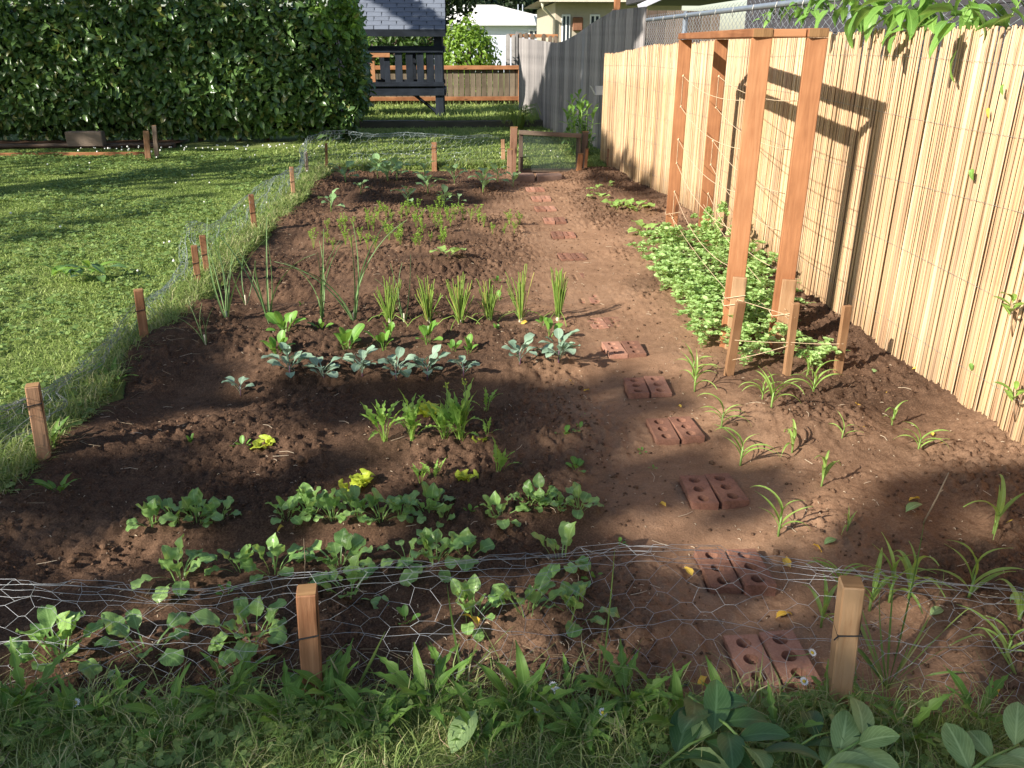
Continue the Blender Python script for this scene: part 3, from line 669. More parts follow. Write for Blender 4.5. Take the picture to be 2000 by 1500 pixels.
# ------------------------------------------------------------------ laurel hedge
def hedge():
    hy = 13.55; x1 = AY(690, 150, hy)[0]-.10; t = thing('laurel_hedge', 'tall clipped laurel hedge with glossy dark leaves across the upper left', 'hedge', (-4, hy+.6, 0))
    ox, oy = -4, hy+.6
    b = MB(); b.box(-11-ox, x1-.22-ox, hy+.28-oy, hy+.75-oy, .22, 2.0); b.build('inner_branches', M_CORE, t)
    b = MB()
    for i in range(16):
        x = -10+i*.53+rnd.uniform(-.1, .1); b = MB(); b.tube([(x-ox, hy+.5-oy, -.1), (x+.05-ox, hy+.55-oy, .5)], [.05, .04], 7); b.build('stem', M_BARK, t, True)
    m = 18500
    u = RN.random(m); front = u < .78
    x = np.where(front, RN.uniform(-8.5, x1+.05, m), x1); z = .14+2.06*RN.random(m); y = np.where(front, hy, hy+.85*RN.random(m))
    top = RN.random(m) < .0
    bulge = .16*fbm(x*1.3, z*1.3+y, 3)+.10*fbm(x*4, z*4+y*2, 3)+.10*np.sin(np.clip(z/2.3, 0, 1)*PI)
    depth = RN.random(m)**1.6*.20
    undercut = .30*sstep(.60, .15, z)
    rc = sstep(x1-.5, x1, x)*front
    y = y-np.where(front, bulge-depth-undercut, 0)+.16*rc**2; x = x+np.where(front, 0, bulge*1.0+.06-depth-undercut)
    sp = RN.random(m) < .02; y = y-np.where(front & sp, .1, 0); x = x+np.where(~front & sp, .1, 0)
    Nn = np.where(front[:, None], np.array([[0, -1., .35]]), np.array([[1., -.1, .35]]))+1.15*rand_unit(m)
    Nn /= np.linalg.norm(Nn, axis=1, keepdims=True)
    D = np.array([[0, 0, -.40]])+.85*rand_unit(m)+np.where(front[:, None], np.array([[0, -.45, 0]]), np.array([[.45, 0, 0]]))
    D -= Nn*(D*Nn).sum(1, keepdims=True)*.8
    L = RN.uniform(.085, .17, m); W = L*RN.uniform(.42, .56, m)
    P = np.stack([x-ox, y-oy, z], -1)
    litg = (z > 1.55+.3*fbm(x*2, z*2, 2)) & (x > x1-.45) & (RN.random(m) < .75) | (RN.random(m) < .012) | ((z < .5) & (x > -3.2) & (x < -2.2) & (RN.random(m) < .12))  # sunlight on the top corner put into leaf colour; also scattered bright leaves
    px_, py_, dep = project(P+np.array([ox, oy, 0])); vis = (px_ > 0) & (px_ < 760) & (py_ > 0) & (depth < .05) & ~litg
    single = np.zeros(m, bool); idx = np.where(vis)[0]; single[RN.choice(idx, min(300, len(idx)), replace=False)] = True
    for nm, sel, mat in (('foliage', ~litg & ~single, M_LAUR), ('sunlit_growth', litg, M_LAURN)):
        V, F, tn = scatter_leaves(P[sel], D[sel], Nn[sel], L[sel], W[sel])
        o = leaves_obj(nm, mat, t, V, F, tn); o['kind'] = 'stuff'
    for i in np.where(single)[0]:
        o = bpy.data.objects.new('leaf', LIB['laurel_leaf'][i % 6]); COL.objects.link(o); o.parent = t
        d = Vector(D[i]).normalized(); n = Vector(Nn[i]); e = d.cross(n).normalized(); n2 = e.cross(d)
        o.matrix_local = Matrix.Translation(Vector(P[i])+n*.03) @ Matrix(((e.x, d.x, n2.x, 0), (e.y, d.y, n2.y, 0), (e.z, d.z, n2.z, 0), (0, 0, 0, 1)))
hedge()

# ------------------------------------------------------------------ fences and buildings behind
def boxp(name, parent, mat, x0, x1, y0, y1, z0, z1, o=(0, 0, 0), bev=.004, tone=None, label=None):
    b = MB(); b.box(-(x1-x0)/2, (x1-x0)/2, -(y1-y0)/2, (y1-y0)/2, -(z1-z0)/2, (z1-z0)/2, tone, bev)
    ob = b.build(name, mat, parent); ob.location = ((x0+x1)/2-o[0], (y0+y1)/2-o[1], (z0+z1)/2-o[2])
    if label: ob['label'] = label
    return ob
def plank(name, parent, mat, p, q, w, th, O, bev=.004, side=None, label=None):
    """a board from p to q (3D), w wide across `side`, th thick"""
    p = Vector(p); q = Vector(q); d = q-p; L = d.length; d.normalize()
    s = Vector(side or (0, 0, 1)); s = (s-d*s.dot(d)).normalized(); n = d.cross(s)
    b = MB(); b.box(-w/2, w/2, -th/2, th/2, 0, L, None, bev); o = b.build(name, mat, parent)
    o.matrix_local = Matrix.Translation(p-Vector(O)) @ Matrix(((s.x, n.x, d.x, 0), (s.y, n.y, d.y, 0), (s.z, n.z, d.z, 0), (0, 0, 0, 1)))
    if label: o['label'] = label
    return o
# low board fence at the back of the far lawn
YB = 19.4; zb = zl(0, YB)
xl, _ = AY(640, 170, YB); xr, ztop = AY(1018, 131, YB)
t = thing('board_fence', 'low weathered board fence with orange rails at the far end of lawn', 'fence', ((xl+xr)/2, YB, zb)); O = t.location
n = int((xr-xl)/.125)
for i in range(n):
    x = xl+(xr-xl)*i/n; boxp('board', t, M_FBACK, x, x+(xr-xl)/n-.012, YB, YB+.02, zb-.02, ztop-.02+rnd.uniform(-.008, .008), O, .003)
_, z2 = AY(940, 192, YB); 
for zz, nm in ((ztop-.05, 'top_rail'), (z2-.045, 'bottom_rail')): boxp(nm, t, M_CEDAR['x'], xl, xr+.02, YB-.085, YB-.003, zz, zz+.085, O, .006)
for x in (xl+.9, xl+2.9): boxp('post', t, M_CEDAR['z'], x, x+.09, YB+.023, YB+.11, zb-.1, ztop-.03, O)
boxp('post', t, M_CEDAR['z'], xr-.07, xr+.02, YB-.10, YB-.01, zb-.1, ztop-.055, O, .005, label='orange end post of the back fence')

# grey fence running back on the right
GA, GB = G(1172, 300), G(1017, 226, .12)
dx, dy = GB[0]-GA[0], GB[1]-GA[1]; gl = math.hypot(dx, dy); ux, uy = dx/gl, dy/gl
tops = [AL(px, py, GA, GB) for px, py in [(1016, 74), (1055, 79), (1088, 84), (1105, 80), (1130, 66), (1160, 44), (1190, 27), (1200, 20)]]
ts = [((p[0]-GA[0])*ux+(p[1]-GA[1])*uy) for p in tops]; tz = [p[2] for p in tops]
o_ = np.argsort(ts); ts = np.array(ts)[o_]; tz = np.array(tz)[o_]
t = thing('grey_board_fence', 'tall weathered grey board fence receding behind the garden gate', 'fence', (GA[0], GA[1], 0)); t.rotation_euler = (0, 0, math.atan2(uy, ux))
s = -1.6; i = 0
while s < gl:
    zt = float(np.interp(s, ts, tz)); w = .138
    pale = abs(s-float(AL(1140, 200, GA, GB)[1]-GA[1])/uy) < .09
    b = MB(); zt2 = float(np.interp(s+w, ts, tz)); off = rnd.uniform(0, .006)
    b.prism([(0, -.1), (w-.008, -.1), (w-.008, zt2), (0, zt)], 'y', 0, .02)
    ob = b.build('board', M_FGREYL if pale else M_FGREY, t); ob.location = (s, off, 0)
    s += w; i += 1
for zz in (.4, 1.25): boxp('rail', t, M_FGREY, -1.5, gl, -.07, -.03, zz, zz+.09)
# short brown fence across, behind the chain link
YC = 13.6; x0, zt = AY(1196, 17, YC); x1, _ = AY(1420, 20, YC)
t = thing('brown_board_fence', 'weathered brown board fence behind the far end of chain-link mesh', 'fence', ((x0+x1)/2, YC, 0)); O = t.location
k = int((x1-x0)/.14)
for i in range(k): boxp('board', t, M_OLD['z'], x0+i*.14, x0+i*.14+.133, YC, YC+.02, -.05, zt+rnd.uniform(-.02, .01)-.02*i/k, O, .003)
boxp('rail', t, M_OLD['x'], x0, x1, YC+.022, YC+.06, 1.2, 1.29, O)
x0, _ = AY(1201, 5, 13.3)
t = thing('wooden_post', 'thin reddish post rising beside the brown fence end', 'post', (x0, 13.35, 0)); boxp('shaft', t, M_CEDAR['z'], x0, x0+.085, 13.3, 13.39, -.1, 2.2, (x0, 13.35, 0)); boxp('cap', t, M_CEDAR['z'], x0-.01, x0+.095, 13.29, 13.4, 2.203, 2.23, (x0, 13.35, 0))
# small white trough fixed to the end of the grey fence
x0, z0 = AY(1163, 185, 11.9); x1, z1 = AY(1188, 168, 11.9)
t = thing('white_trough', 'small white bent metal tray sticking out beside reed fence end', 'tray', ((x0+x1)/2, 11.9, z0))
b = MB(); b.box(-(x1-x0)/2, (x1-x0)/2+.1, -.05, .05, 0, .006); b.box(-(x1-x0)/2, (x1-x0)/2+.1, -.056, -.05, 0, z1-z0); b.box(-(x1-x0)/2, (x1-x0)/2+.1, .05, .056, 0, z1-z0)
b.build('tray', flat('white_metal', (.72, .68, .64), .4), t)
b = MB(); b.box(-.004, .004, -.05, .05, 0, .13); e = b.build('lip', MATS['white_metal'], t); e.location = (-(x1-x0)/2-.006, 0, .003); e.rotation_euler = (0, -.55, 0)

# raised timber at the step up to the far lawn
xa, _ = AY(695, 250, 15.74); xb, _ = AY(1088, 250, 15.74)
t = thing('landscape_timber', 'long mossy timber edging the step up to the far lawn', 'timber', ((xa+xb)/2, 15.74, 0)); O = t.location
boxp('beam', t, wood('mossy_timber', (.022, .026, .014), (.05, .05, .032), (.10, .09, .065), 'x', knots=False), xa-3.5, xb, 15.66, 15.79, -.05, .19, O, .015)
xa2, _ = AY(830, 250, 15.74)
boxp('edge_strip', t, M_FGREYL, xa-3.5, xa2, 15.665, 15.69, .193, .205, O, .002)

# play tower
def tower():
    Y0 = 16.35; ZB = zl(0, Y0); xr, _ = AY(864, 100, Y0); xl = xr-2.05; dep = 1.15
    t = thing('play_tower', 'dark blue wooden play tower with grey shingle roof behind the hedge', 'playhouse', ((xl+xr)/2, Y0+dep/2, ZB)); O = t.location
    Z = lambda py: AY(800, py, Y0)[1]
    pw = .155
    for x in (xl, xr-pw):
        for y in (Y0, Y0+dep-pw): boxp('post', t, M_TOWER['z'], x, x+pw, y, y+pw, ZB-.1, Z(57), O, .008)
    for y in (Y0-.042, Y0+dep+.002):
        boxp('deck_beam', t, M_TOWER['x'], xl-.02, xr+.02, y, y+.04, Z(187), Z(173), O, .006)
        boxp('lower_rail', t, M_TOWER['x'], xl-.02, xr+.02, y+.004, y+.036, Z(169), Z(160), O, .006)
        boxp('top_rail', t, M_TOWER['x'], xl-.02, xr+.02, y, y+.04, Z(103), Z(90), O, .006)
    for x in (xl-.042, xr+.002):
        boxp('side_beam', t, M_TOWER['y'], x, x+.04, Y0, Y0+dep, Z(187), Z(174), O, .006)
        boxp('side_rail', t, M_TOWER['y'], x, x+.04, Y0, Y0+dep, Z(103), Z(91), O, .006)
    for k in range(int((xr-xl)/.145)+1):
        x = xl+k*.145
        if x+.13 <= xr: boxp('deck_board', t, M_TOWER['y'], x, x+.135, Y0+.002, Y0+dep, Z(171), Z(168.5), O, .003)
    bx = [AY(p, 130, Y0)[0] for p in (709, 723, 751, 772, 793, 814, 834)]
    for i, x in enumerate(bx):
        w = .10 if i not in (1,) else .085
        boxp('baluster', t, M_CEDAR['z'] if i == 1 else M_TOWER['z'], x, x+w+.03*(i > 2), Y0-.001, Y0+.022, Z(160.5), Z(103.5), O, .004, label='bare cedar replacement baluster' if i == 1 else None)
    boxp('patch_board', t, M_CEDAR['x'], AY(706, 105, Y0)[0], AY(762, 105, Y0)[0], Y0-.066, Y0-.044, Z(112), Z(103.5), O, .004, label='bare cedar patch under the top rail')
    for k in range(6): boxp('baluster', t, M_TOWER['z'], xl+.2+k*.3, xl+.31+k*.3, Y0+dep-.03, Y0+dep, Z(160.5), Z(103.5), O, .004)
    # knee braces
    for xa, sgn in ((xr-pw, -1), (xl+pw, 1)):
        b = MB(); x2 = xa+sgn*.42
        b.prism([(xa, Z(222)), (xa, Z(214)), (x2-sgn*.0, Z(187)), (x2+sgn*-.1, Z(187))], 'y', 0, .05)
        ob = b.build('knee_brace', M_TOWER['z'], t); ob.location = (-O.x, Y0+.03-O.y, -O.z)
    # roof: two slopes, ridge along x, shingle courses as single pieces
    e0, _ = AY(655, 50, Y0-.25); e1, ze = AY(870, 56, Y0-.25); ridge_y = Y0+dep/2; rz = ze+.80; sl = math.hypot(ridge_y-(Y0-.25), rz-ze); ang = math.atan2(rz-ze, ridge_y-(Y0-.25))
    w2 = (e1-e0)/2
    b = MB(); b.prism([(-(ridge_y-Y0+.25), -.03), (0, rz-ze-.03), (ridge_y-Y0+.25, -.03), (ridge_y-Y0+.25, -.06), (0, rz-ze-.07), (-(ridge_y-Y0+.25), -.06)], 'x', -w2, w2); roof = b.build('roof', M_TOWER['x'], t); roof.location = ((e0+e1)/2-O.x, ridge_y-O.y, ze-O.z)
    b = MB(); b.box(-w2, w2, -(ridge_y-Y0+.25)-.025, -(ridge_y-Y0+.25)-.002, -.13, -.01); b.build('fascia', M_TOWER['x'], roof)
    sh = flat('slate_shingle', (.135, .155, .195), .75, 0, .3, .12, 25, .2)
    cw = AY(31, 0, Y0)[0]-AY(0, 0, Y0)[0]; ch = .107; nr = int(sl/ch)+1
    mb = MB(); mb.box(-cw/2+.007, cw/2-.007, -.003, ch+.05, 0, .014, None, .002); sm = [mb.mesh('shingle')]
    for q in range(3):
        mb = MB(); mb.box(-cw/2+.007, cw/2-.007, -.003-.003*q, ch+.05, 0, .014, q*.4, .002); sm.append(mb.mesh('shingle'))
    for m_ in sm: m_.materials.append(sh)
    for r in range(nr):
        x = -w2+(cw/2 if r % 2 else 0)
        while x < w2+cw*.45:
            if x-cw/2 > -w2-.2:
                o = bpy.data.objects.new('shingle', sm[rnd.randrange(4)]); COL.objects.link(o); o.parent = roof
                o.location = (x, -(ridge_y-Y0+.25)+math.cos(ang)*r*ch-.004, math.sin(ang)*r*ch-.028+.006); o.rotation_euler = (ang-.07, 0, rnd.uniform(-.006, .006))
                ov = x+cw/2-w2
                if ov > .01:
                    o.scale.x = max(.05, 1-ov/cw); o.location.x = x-ov/2
            x += cw
tower()

# houses beyond
def house_white():
    Y = 42; x0, _ = AY(845, 40, Y); x1, ze = AY(1135, 50, Y); xm, zr = AY(968, 10, Y)
    t = thing('white_roof_house', 'pale blue house with sunlit white roof beyond the far fence', 'house', ((x0+x1)/2, Y+3, 0)); O = t.location
    M_SID = flat('pale_blue_siding', (.56, .60, .72), .6, 0, .3, .05, 2)
    k = 0; z = -.05
    while z < ze:                                                       # lap siding courses
        boxp('siding_board', t, M_SID, x0, x1, Y-.02*(k % 1), Y+.05, z, min(ze, z+.17), O, .008); z += .172; k += 1
    boxp('wall', t, M_SID, x0+.01, x1-.01, Y+.052, Y+7, -.1, ze, O, 0)
    b = MB(); xs_, zs_ = AY(1046, 48, Y)
    b.prism([(x0-.4-O.x, ze), (xs_-O.x, ze), (AY(1040, 28, Y)[0]-O.x, AY(1040, 28, Y)[1]), (xm-O.x, zr), (x0-1-O.x, zr)], 'y', -3.4, 4.5)
    b.prism([(xs_-O.x+.002, ze), (x1+.3-O.x, ze), (x1+.3-O.x, AY(1130, 30, Y)[1]), (AY(1040, 28, Y)[0]-O.x+.002, AY(1040, 28, Y)[1])], 'y', -3.2, 4.4)
    r = b.build('roof', flat('white_roofing', (.80, .80, .82), .5, 0, .3, .04, 3), t)
    b = MB()
    for p in (1012, 1021):
        xx, zz = AY(p, 20, Y); b.tube([(xx-O.x, -3.0, zz-.3), (xx-O.x, -3.0, zz+.25)], .03, 6)
    b.build('vent_pipe', M_STEEL, r)
    wx0, wz0 = AY(1032, 72, Y); wx1, wz1 = AY(1053, 58, Y)
    w = boxp('window', t, flat('white_trim', (.78, .78, .78), .5, 0, .3, .03), wx0, wx1, Y-.09, Y-.03, wz0, wz1, O, .01)
    gm = flat('dark_glass', (.03, .04, .05), .08, 0, .6)
    for a in (0, 1):
        b = MB(); hw = (wx1-wx0)/2; b.box(-hw+.06+a*(hw-.03), -.05+a*(hw-.03)+.0, -.045, -.032, -(wz1-wz0)/2+.06, (wz1-wz0)/2-.06); b.build('pane', gm, w)
    # narrow garden post with pointed pickets beside it
house_white()
def house_beige():
    Y = 30; x0, _ = AY(1084, 40, Y); x1, _ = AY(1330, 40, Y); _, ze = AY(1100, 4, Y)
    t = thing('beige_house', 'beige stucco house with wide eave and gutter above grey fence', 'house', ((x0+x1)/2, Y+3, 0)); O = t.location
    boxp('wall', t, flat('beige_stucco', (.42, .37, .29), .85, 0, .2, .08, 6, .2), x0, x1, Y, Y+7, -.1, ze, O, .01)
    b = MB(); b.prism([(x0-.55-O.x, ze+.05), (x1+1-O.x, ze+.05), (x1+1-O.x, ze+.9), (x0+1.2-O.x, ze+.9)], 'y', -3.6, 4.6); r = b.build('roof', flat('brown_roofing', (.20, .17, .15), .85), t)
    b = MB(); b.box(x0-.58-O.x, x1+1-O.x, -3.72, -3.6, ze-.02, ze+.12); b.build('gutter', flat('cream_gutter', (.62, .56, .45), .5), r)
    b = MB(); b.tube([(x0-.5-O.x, -3.62, ze-.02), (x0-.45-O.x, -3.5, ze-.2), (x0-.06-O.x, -3.08, ze-.5), (x0-.06-O.x, -3.08, .3)], .05, 6); b.build('downspout', MATS['cream_gutter'], t, True)
    for (a, b_, c, d) in ((1097, 28, 1113, 72), (1152, 28, 1171, 52)):
        wx0, wz1 = AY(a, b_, Y); wx1, wz0 = AY(c, d, Y)
        if d == 72: wz0 = wz1-1.35
        else: wz0 = wz1-1.1
        w = boxp('window', t, MATS['white_trim'], wx0, wx1, Y-.05, Y-.003, wz0, wz1, O, .01)
        hw = (wx1-wx0)/2; hh = (wz1-wz0)/2
        for k in (0, 1):
            bb = MB(); bb.box(-hw+.05+k*(hw-.02), -.03+k*(hw-.02), -.034, -.027, -hh+.06, hh-.06); bb.build('pane', MATS['dark_glass'], w)
    vx, vz = AY(1128, 45, Y); boxp('vent_box', t, wood('rusty_box', (.16, .07, .04), (.24, .11, .06), (.3, .15, .09), 'z', knots=False), vx-.17, vx+.17, Y-.12, Y-.003, vz-.25, vz+.18, O, .03)
house_beige()
def house_dark():
    t = thing('dark_house', 'dark grey house wall seen through the chain-link mesh on the right', 'house', (4.9, 6.5, 0))
    m = flat('dark_siding', (.055, .052, .058), .7, 0, .3, .15, 5)
    z = 0
    while z < 2.9:
        boxp('siding_board', t, m, 4.2, 4.23, .6, 13.0, z, z+.176, (4.9, 6.5, 0), .006); z += .178
    boxp('wall', t, m, 4.232, 8, .6, 13.0, -.1, 2.88, (4.9, 6.5, 0), 0)
    r = boxp('roof', t, flat('charcoal_roofing', (.06, .06, .065), .85), 3.6, 8.4, .2, 13.4, 2.89, 3.05, (4.9, 6.5, 0), .02)
    xa, za = AY(1252, 12, 15); xb, zb = AY(1460, 12, 15)
    boxp('porch_roof', t, m, xa+.3, xb, 15, 18, za+.12, 3.0, (4.9, 6.5, 0), .02)
    plank('barge_board', t, flat('white_soffit', (.62, .62, .70), .5), (xa-.05, 14.98, za-.02), (xa+.75, 14.98, za+.32), .09, .03, (4.9, 6.5, 0), .004, (0, 0, 1))
house_dark()
# pickets on the far side of the grey fence
t = thing('brown_picket_fence', 'short run of brown pickets peeking over the grey fence', 'fence', (2.2, 23, 0))
for i, (px, py) in enumerate([(992, 66), (1003, 68), (1010, 62), (1016, 64), (1028, 64), (1040, 66), (1062, 66), (1075, 70), (1085, 70)]):
    x, z = AY(px, py, 23); b = MB(); b.prism([(-.055, -1.7), (.055, -1.7), (.055, -.06), (.025, 0), (-.025, 0), (-.055, -.06)], 'y', 0, .02)
    ob = b.build('picket', M_OLD['z'] if i > 2 else M_FGREY, t); ob.location = (x-2.2, 0, z)
x0, _ = AY(990, 66, 23); x1, z1 = AY(1090, 70, 23); boxp('rail', t, M_CEDAR['x'], x0, x1, 23.022, 23.06, z1-.04, z1+.04, (2.2, 23, 0))

# ------------------------------------------------------------------ trees and shrubs behind
def crown(parent, c, r, n, mat, L, name='crown', shell=.55):
    d = rand_unit(n); rr = shell+(1-shell)*RN.random(n)**.6
    lump = 1+.35*fbm(d[:, 0]*2.2+c[0], d[:, 1]*2.2+d[:, 2]*2.0, 3)*2
    P = np.array(c)+d*np.array(r)*(rr*lump)[:, None]
    Nn = d+.7*rand_unit(n); Nn /= np.linalg.norm(Nn, axis=1, keepdims=True)
    D = rand_unit(n)+np.array([0, 0, -.4]); D -= Nn*(D*Nn).sum(1, keepdims=True)*.8
    LL = RN.uniform(.7, 1.3, n)*L
    V, F, tn = scatter_leaves(P, D, Nn, LL, LL*.48)
    return leaves_obj(name, mat, parent, V, F, tn)
def tree(name, label, cat, x, y, h, r, n, mat, L, cz=None, group=None, z0=0.0, trunk_r=.12, branches=7):
    t = thing(name, label, cat, (x, y, z0), 0, group)
    cz = cz if cz is not None else h-r[2]; b = MB()
    b.tube([(0, 0, -.2), (.05, 0, cz*.5), (0, .05, cz), (.05, 0, cz+r[2]*.5)], [trunk_r, trunk_r*.8, trunk_r*.6, trunk_r*.2], 7)
    for k in range(branches):
        a = k*2.4; b.tube([(0, 0, cz*.7), (math.cos(a)*r[0]*.4, math.sin(a)*r[1]*.4, cz), (math.cos(a)*r[0]*.8, math.sin(a)*r[1]*.8, cz+r[2]*.3)], [trunk_r*.5, trunk_r*.3, .01], 5)
    b.build('trunk', M_BARK, t, True); crown(t, (0, 0, cz), r, n, mat, L); return t
x, z = AY(915, 85, 21.5)
tree('laurel_bush', 'sunlit rounded green bush behind the low back fence', 'bush', x, 21.8, 0, (.72, .7, .95), 2600, M_BUSH, .12, cz=1.02, z0=.1)
x, z = AY(880, 10, 25)
tree('maple_tree', 'dark maple tree with drooping leaves beside the tower roof', 'tree', x-.3, 25.5, 0, (1.25, 1.2, 1.5), 2800, M_TREED, .19, cz=3.35, z0=.1)
x, z = AY(770, 70, 23)
tree('dark_shrub', 'dark evergreen shrub seen through the open play tower', 'shrub', x, 23, 0, (1.5, .9, 1.0), 3000, M_TREE, .15, cz=1.25, z0=.1)
x, z = AY(700, 90, 22)
tree('leafy_shrub', 'yellowish green shrub glimpsed left inside the play tower', 'shrub', x-.5, 21.5, 0, (.9, .6, .8), 1500, M_BUSH, .12, cz=1.1, z0=.1)
for i, (px, Y, w, h) in enumerate([(905, 58, 5, 4.6), (990, 60, 4.5, 4.8), (1060, 62, 5, 4.6), (1130, 60, 5, 4.8), (820, 60, 6, 5)]):
    x, _ = AY(px, 20, Y)
    tree('evergreen_tree', 'far dark evergreen tree above the house roofs, '+['left of the roof peak', 'right of the roof peak', 'over the low white roof', 'behind the beige house', 'farthest left'][i], 'tree', x, Y, 0, (w*.55, w*.5, h*.5), 2600, M_TREED, .42, cz=h*.62, group='dark trees beyond the houses', trunk_r=.25)
# bushy laurel shoots at the end of the reed fence
x, y = G(1150, 325); t = thing('laurel_shrub', 'bright green laurel shrub beside the gate and reed fence end', 'shrub', (x-.04, y+.75, 0)); b = MB()
for k in range(22):
    a = k*2.4; rr = .05+.20*rnd.random(); h = rnd.choice((.3, .4, .5, .6, .7, .8))*rnd.uniform(.85, 1.1); p0 = Vector((math.cos(a)*rr*.5, math.sin(a)*rr, 0)); p1 = Vector((math.cos(a)*rr*1.1, math.sin(a)*rr*1.3, h))
    b = MB(); b.tube([p0, (p0+p1)/2+Vector((.02, 0, 0)), p1], [.012, .009, .004], 5); b.build('stem', M_STEMG, t, True)
    nl = int(h*24)
    for j in range(nl):
        f = (j+.5)/nl; q = p0.lerp(p1, f)
        put_leaf(t, 'new_leaf' if h > .48 and f > .4 or k % 4 == 0 else 'laurel_leaf', j*2.4+a, .65 if f > .75 else .1, .62+.3*rnd.random(), q)

x, y = G(1022, 240, .13); t = thing('ornamental_grass', 'pale arching grass clump at the corner of back and grey fences', 'grass clump', (x-.12, y-.5, zl(x, y-.5)))
m = 130; a = RN.random(m)*6.28; hh = RN.uniform(.25, .6, m)
lines = [np.array([(0.05*math.cos(q), .05*math.sin(q), 0), (.13*math.cos(q), .13*math.sin(q), .7*h), (.30*math.cos(q)*(.5+h), .30*math.sin(q)*(.5+h), h*.75+.02), (.42*math.cos(q)*(.4+h), .42*math.sin(q)*(.4+h), h*.45)]) for q, h in zip(a, hh)]
V, F = tubes_np(lines, .0035, 3); link('blades', mesh_np('blades', V, F, RN.random(len(V)), True), t, M_CHIV)

# ------------------------------------------------------------------ reed screen and chain-link fence
RP = [(2.16, 1.2), (2.14, 8.5), (2.06, 9.1), (1.96, 9.55), (1.90, 9.95), (1.90, 10.4), (1.84, 10.75), (1.83, 11.1)]
rs = [0]
for i in range(1, len(RP)): rs.append(rs[-1]+math.dist(RP[i], RP[i-1]))
def reed_at(s): return float(np.interp(s, rs, [p[0] for p in RP])), float(np.interp(s, rs, [p[1] for p in RP]))
def reed_screen():
    t = thing('reed_fence', 'split reed screen fence along the right side of the garden', 'fence', (2.14, 6, 0)); O = np.array([2.14, 6, 0])
    items = []; s = 0.0
    while s < rs[-1]:
        d = rnd.choice((.005, .0062, .0075, .009, .0105, .0125))*rnd.uniform(.9, 1.1); x, y = reed_at(s)
        top = float(np.interp(y, [1.2, 3.3, 4.6, 6.7, 9.2, 10.2, 11.1], [1.56, 1.56, 1.555, 1.53, 1.47, 1.40, 1.36]))+.022*float(fbm(np.array([s*2.2]), np.array([3.3]), 3)[0])*2+rnd.uniform(-.012, .012)
        items.append((x+rnd.uniform(-.007, .007), y, top, d*.5, rnd.uniform(-.010, .010), rnd.random())); s += d*.88
    # second thinner layer behind
    s = 0.0
    while s < rs[-1]:
        x, y = reed_at(s); items.append((x+.016, y, 1.32+rnd.uniform(-.05, .05), .007, rnd.uniform(-.01, .01), rnd.random())); s += .0135
    def reed_mesh(top, r, lean, tone, seed):
        b = MB(); rr = random.Random(seed); pts = []
        for k in range(5):
            f = k/4; pts.append((rr.uniform(-.0015, .0015), lean*f+rr.uniform(-.0015, .0015), -.06+(top+.06)*f))
        b.tube(pts, [r*1.05, r, r*.98, r*.95, r*.85], 6, tone); return b
    lib = []
    for k in range(36):
        me = reed_mesh(1.0, .0055, rnd.uniform(-.01, .01), rnd.random(), k).mesh('reed', True); me.materials.append(M_REED); lib.append(me)
    P = np.array([(i[0], i[1], i[2]*.5) for i in items]); px_, py_, dep = project(P)
    vis = [k for k in range(len(items)) if px_[k] < 2080 and items[k][0] < 2.172 and items[k][3] != .007 and items[k][1] > 2.2]
    vis.sort(key=lambda k: dep[k]); single = set(vis[:300]); rest = MB()
    for k, (x, y, top, r, lean, tone) in enumerate(items):
        if k in single:
            o = bpy.data.objects.new('reed', lib[k % 36]); COL.objects.link(o); o.parent = t
            o.location = (x-O[0], y-O[1], 0); o.scale = (r/.0055, r/.0055, top); o.rotation_euler = (lean*.4, 0, rnd.random()*6)
        else:
            n0 = len(rest.v); b = reed_mesh(top, r, lean, tone, k)
            rest.v += [(v[0]+x-O[0], v[1]+y-O[1], v[2]) for v in b.v]; rest.f += [tuple(i+n0 for i in f) for f in b.f]; rest.t += b.t
    o = rest.build('reed_run', M_REED, t, True); o['kind'] = 'stuff'
    for z in (.22, .55, .88, 1.18, 1.42):
        pts = []
        for k in range(160):
            s_ = rs[-1]*k/159; x, y = reed_at(s_); pts.append((x-.010-O[0], y-O[1], z*(.88+.12*(y < 8.5))+.02*math.sin(s_*1.3+z*7)))
        V, F = tubes_np([np.array(pts)], .0008, 4); link('binding_wire', mesh_np('binding_wire', V, F, np.full(len(V), .5)), t, M_WIREG)
reed_screen()
def chain_link():
    X = 2.27; t = thing('chain_link_fence', 'galvanised chain-link fence standing behind the reed screen', 'fence', (X, 6.5, 0)); oy = 6.5
    zr = 1.745
    b = MB(); b.tube([(0, 1.0-oy, zr), (0, 13.1-oy, zr+.01)], .021, 8); b.build('top_rail', M_STEEL, t, True)
    for y in (1.6, AX(1655, 20, X)[0], AX(1332, 50, X)[0], 13.1):
        b = MB(); b.tube([(.03, y-oy, -.1), (.03, y-oy, zr)], .026 if y < 13 else .034, 8); p = b.build('post', M_STEEL, t, True)
        b = MB(); b.tube([(.03, y-oy, zr+.001), (.03, y-oy, zr+.02), (.03, y-oy, zr+.05)], [.03, .032, .012], 8); b.build('post_cap', M_STEEL, p, True)
    lines = []; c = .052; z1 = zr+.055; zn = int((z1-1.0)/c)
    for i in range(int(12.0/(2*c*.5))):
        y0 = 1.05+i*c
        lines.append(np.array([(.003*(-1)**k, y0+(c*.5 if ((k+i) % 2) else -c*.5)-oy, z1-k*c*.5*1.0) for k in range(zn*2)]))
    V, F = tubes_np(lines, .0019, 4); link('mesh', mesh_np('mesh', V, F, np.full(len(V), .5), True), t, M_STEEL)
    tie = MB()
    for k in range(24): y = 1.3+k*.5; tie.tube([(-.02, y-oy, zr-.05), (-.028, y-oy-.008, zr-.01), (-.02, y-oy-.014, zr+.022)], .003, 4)
    tie.build('tie_wire', flat('bright_wire', (.75, .75, .76), .25, .8), t)
chain_link()

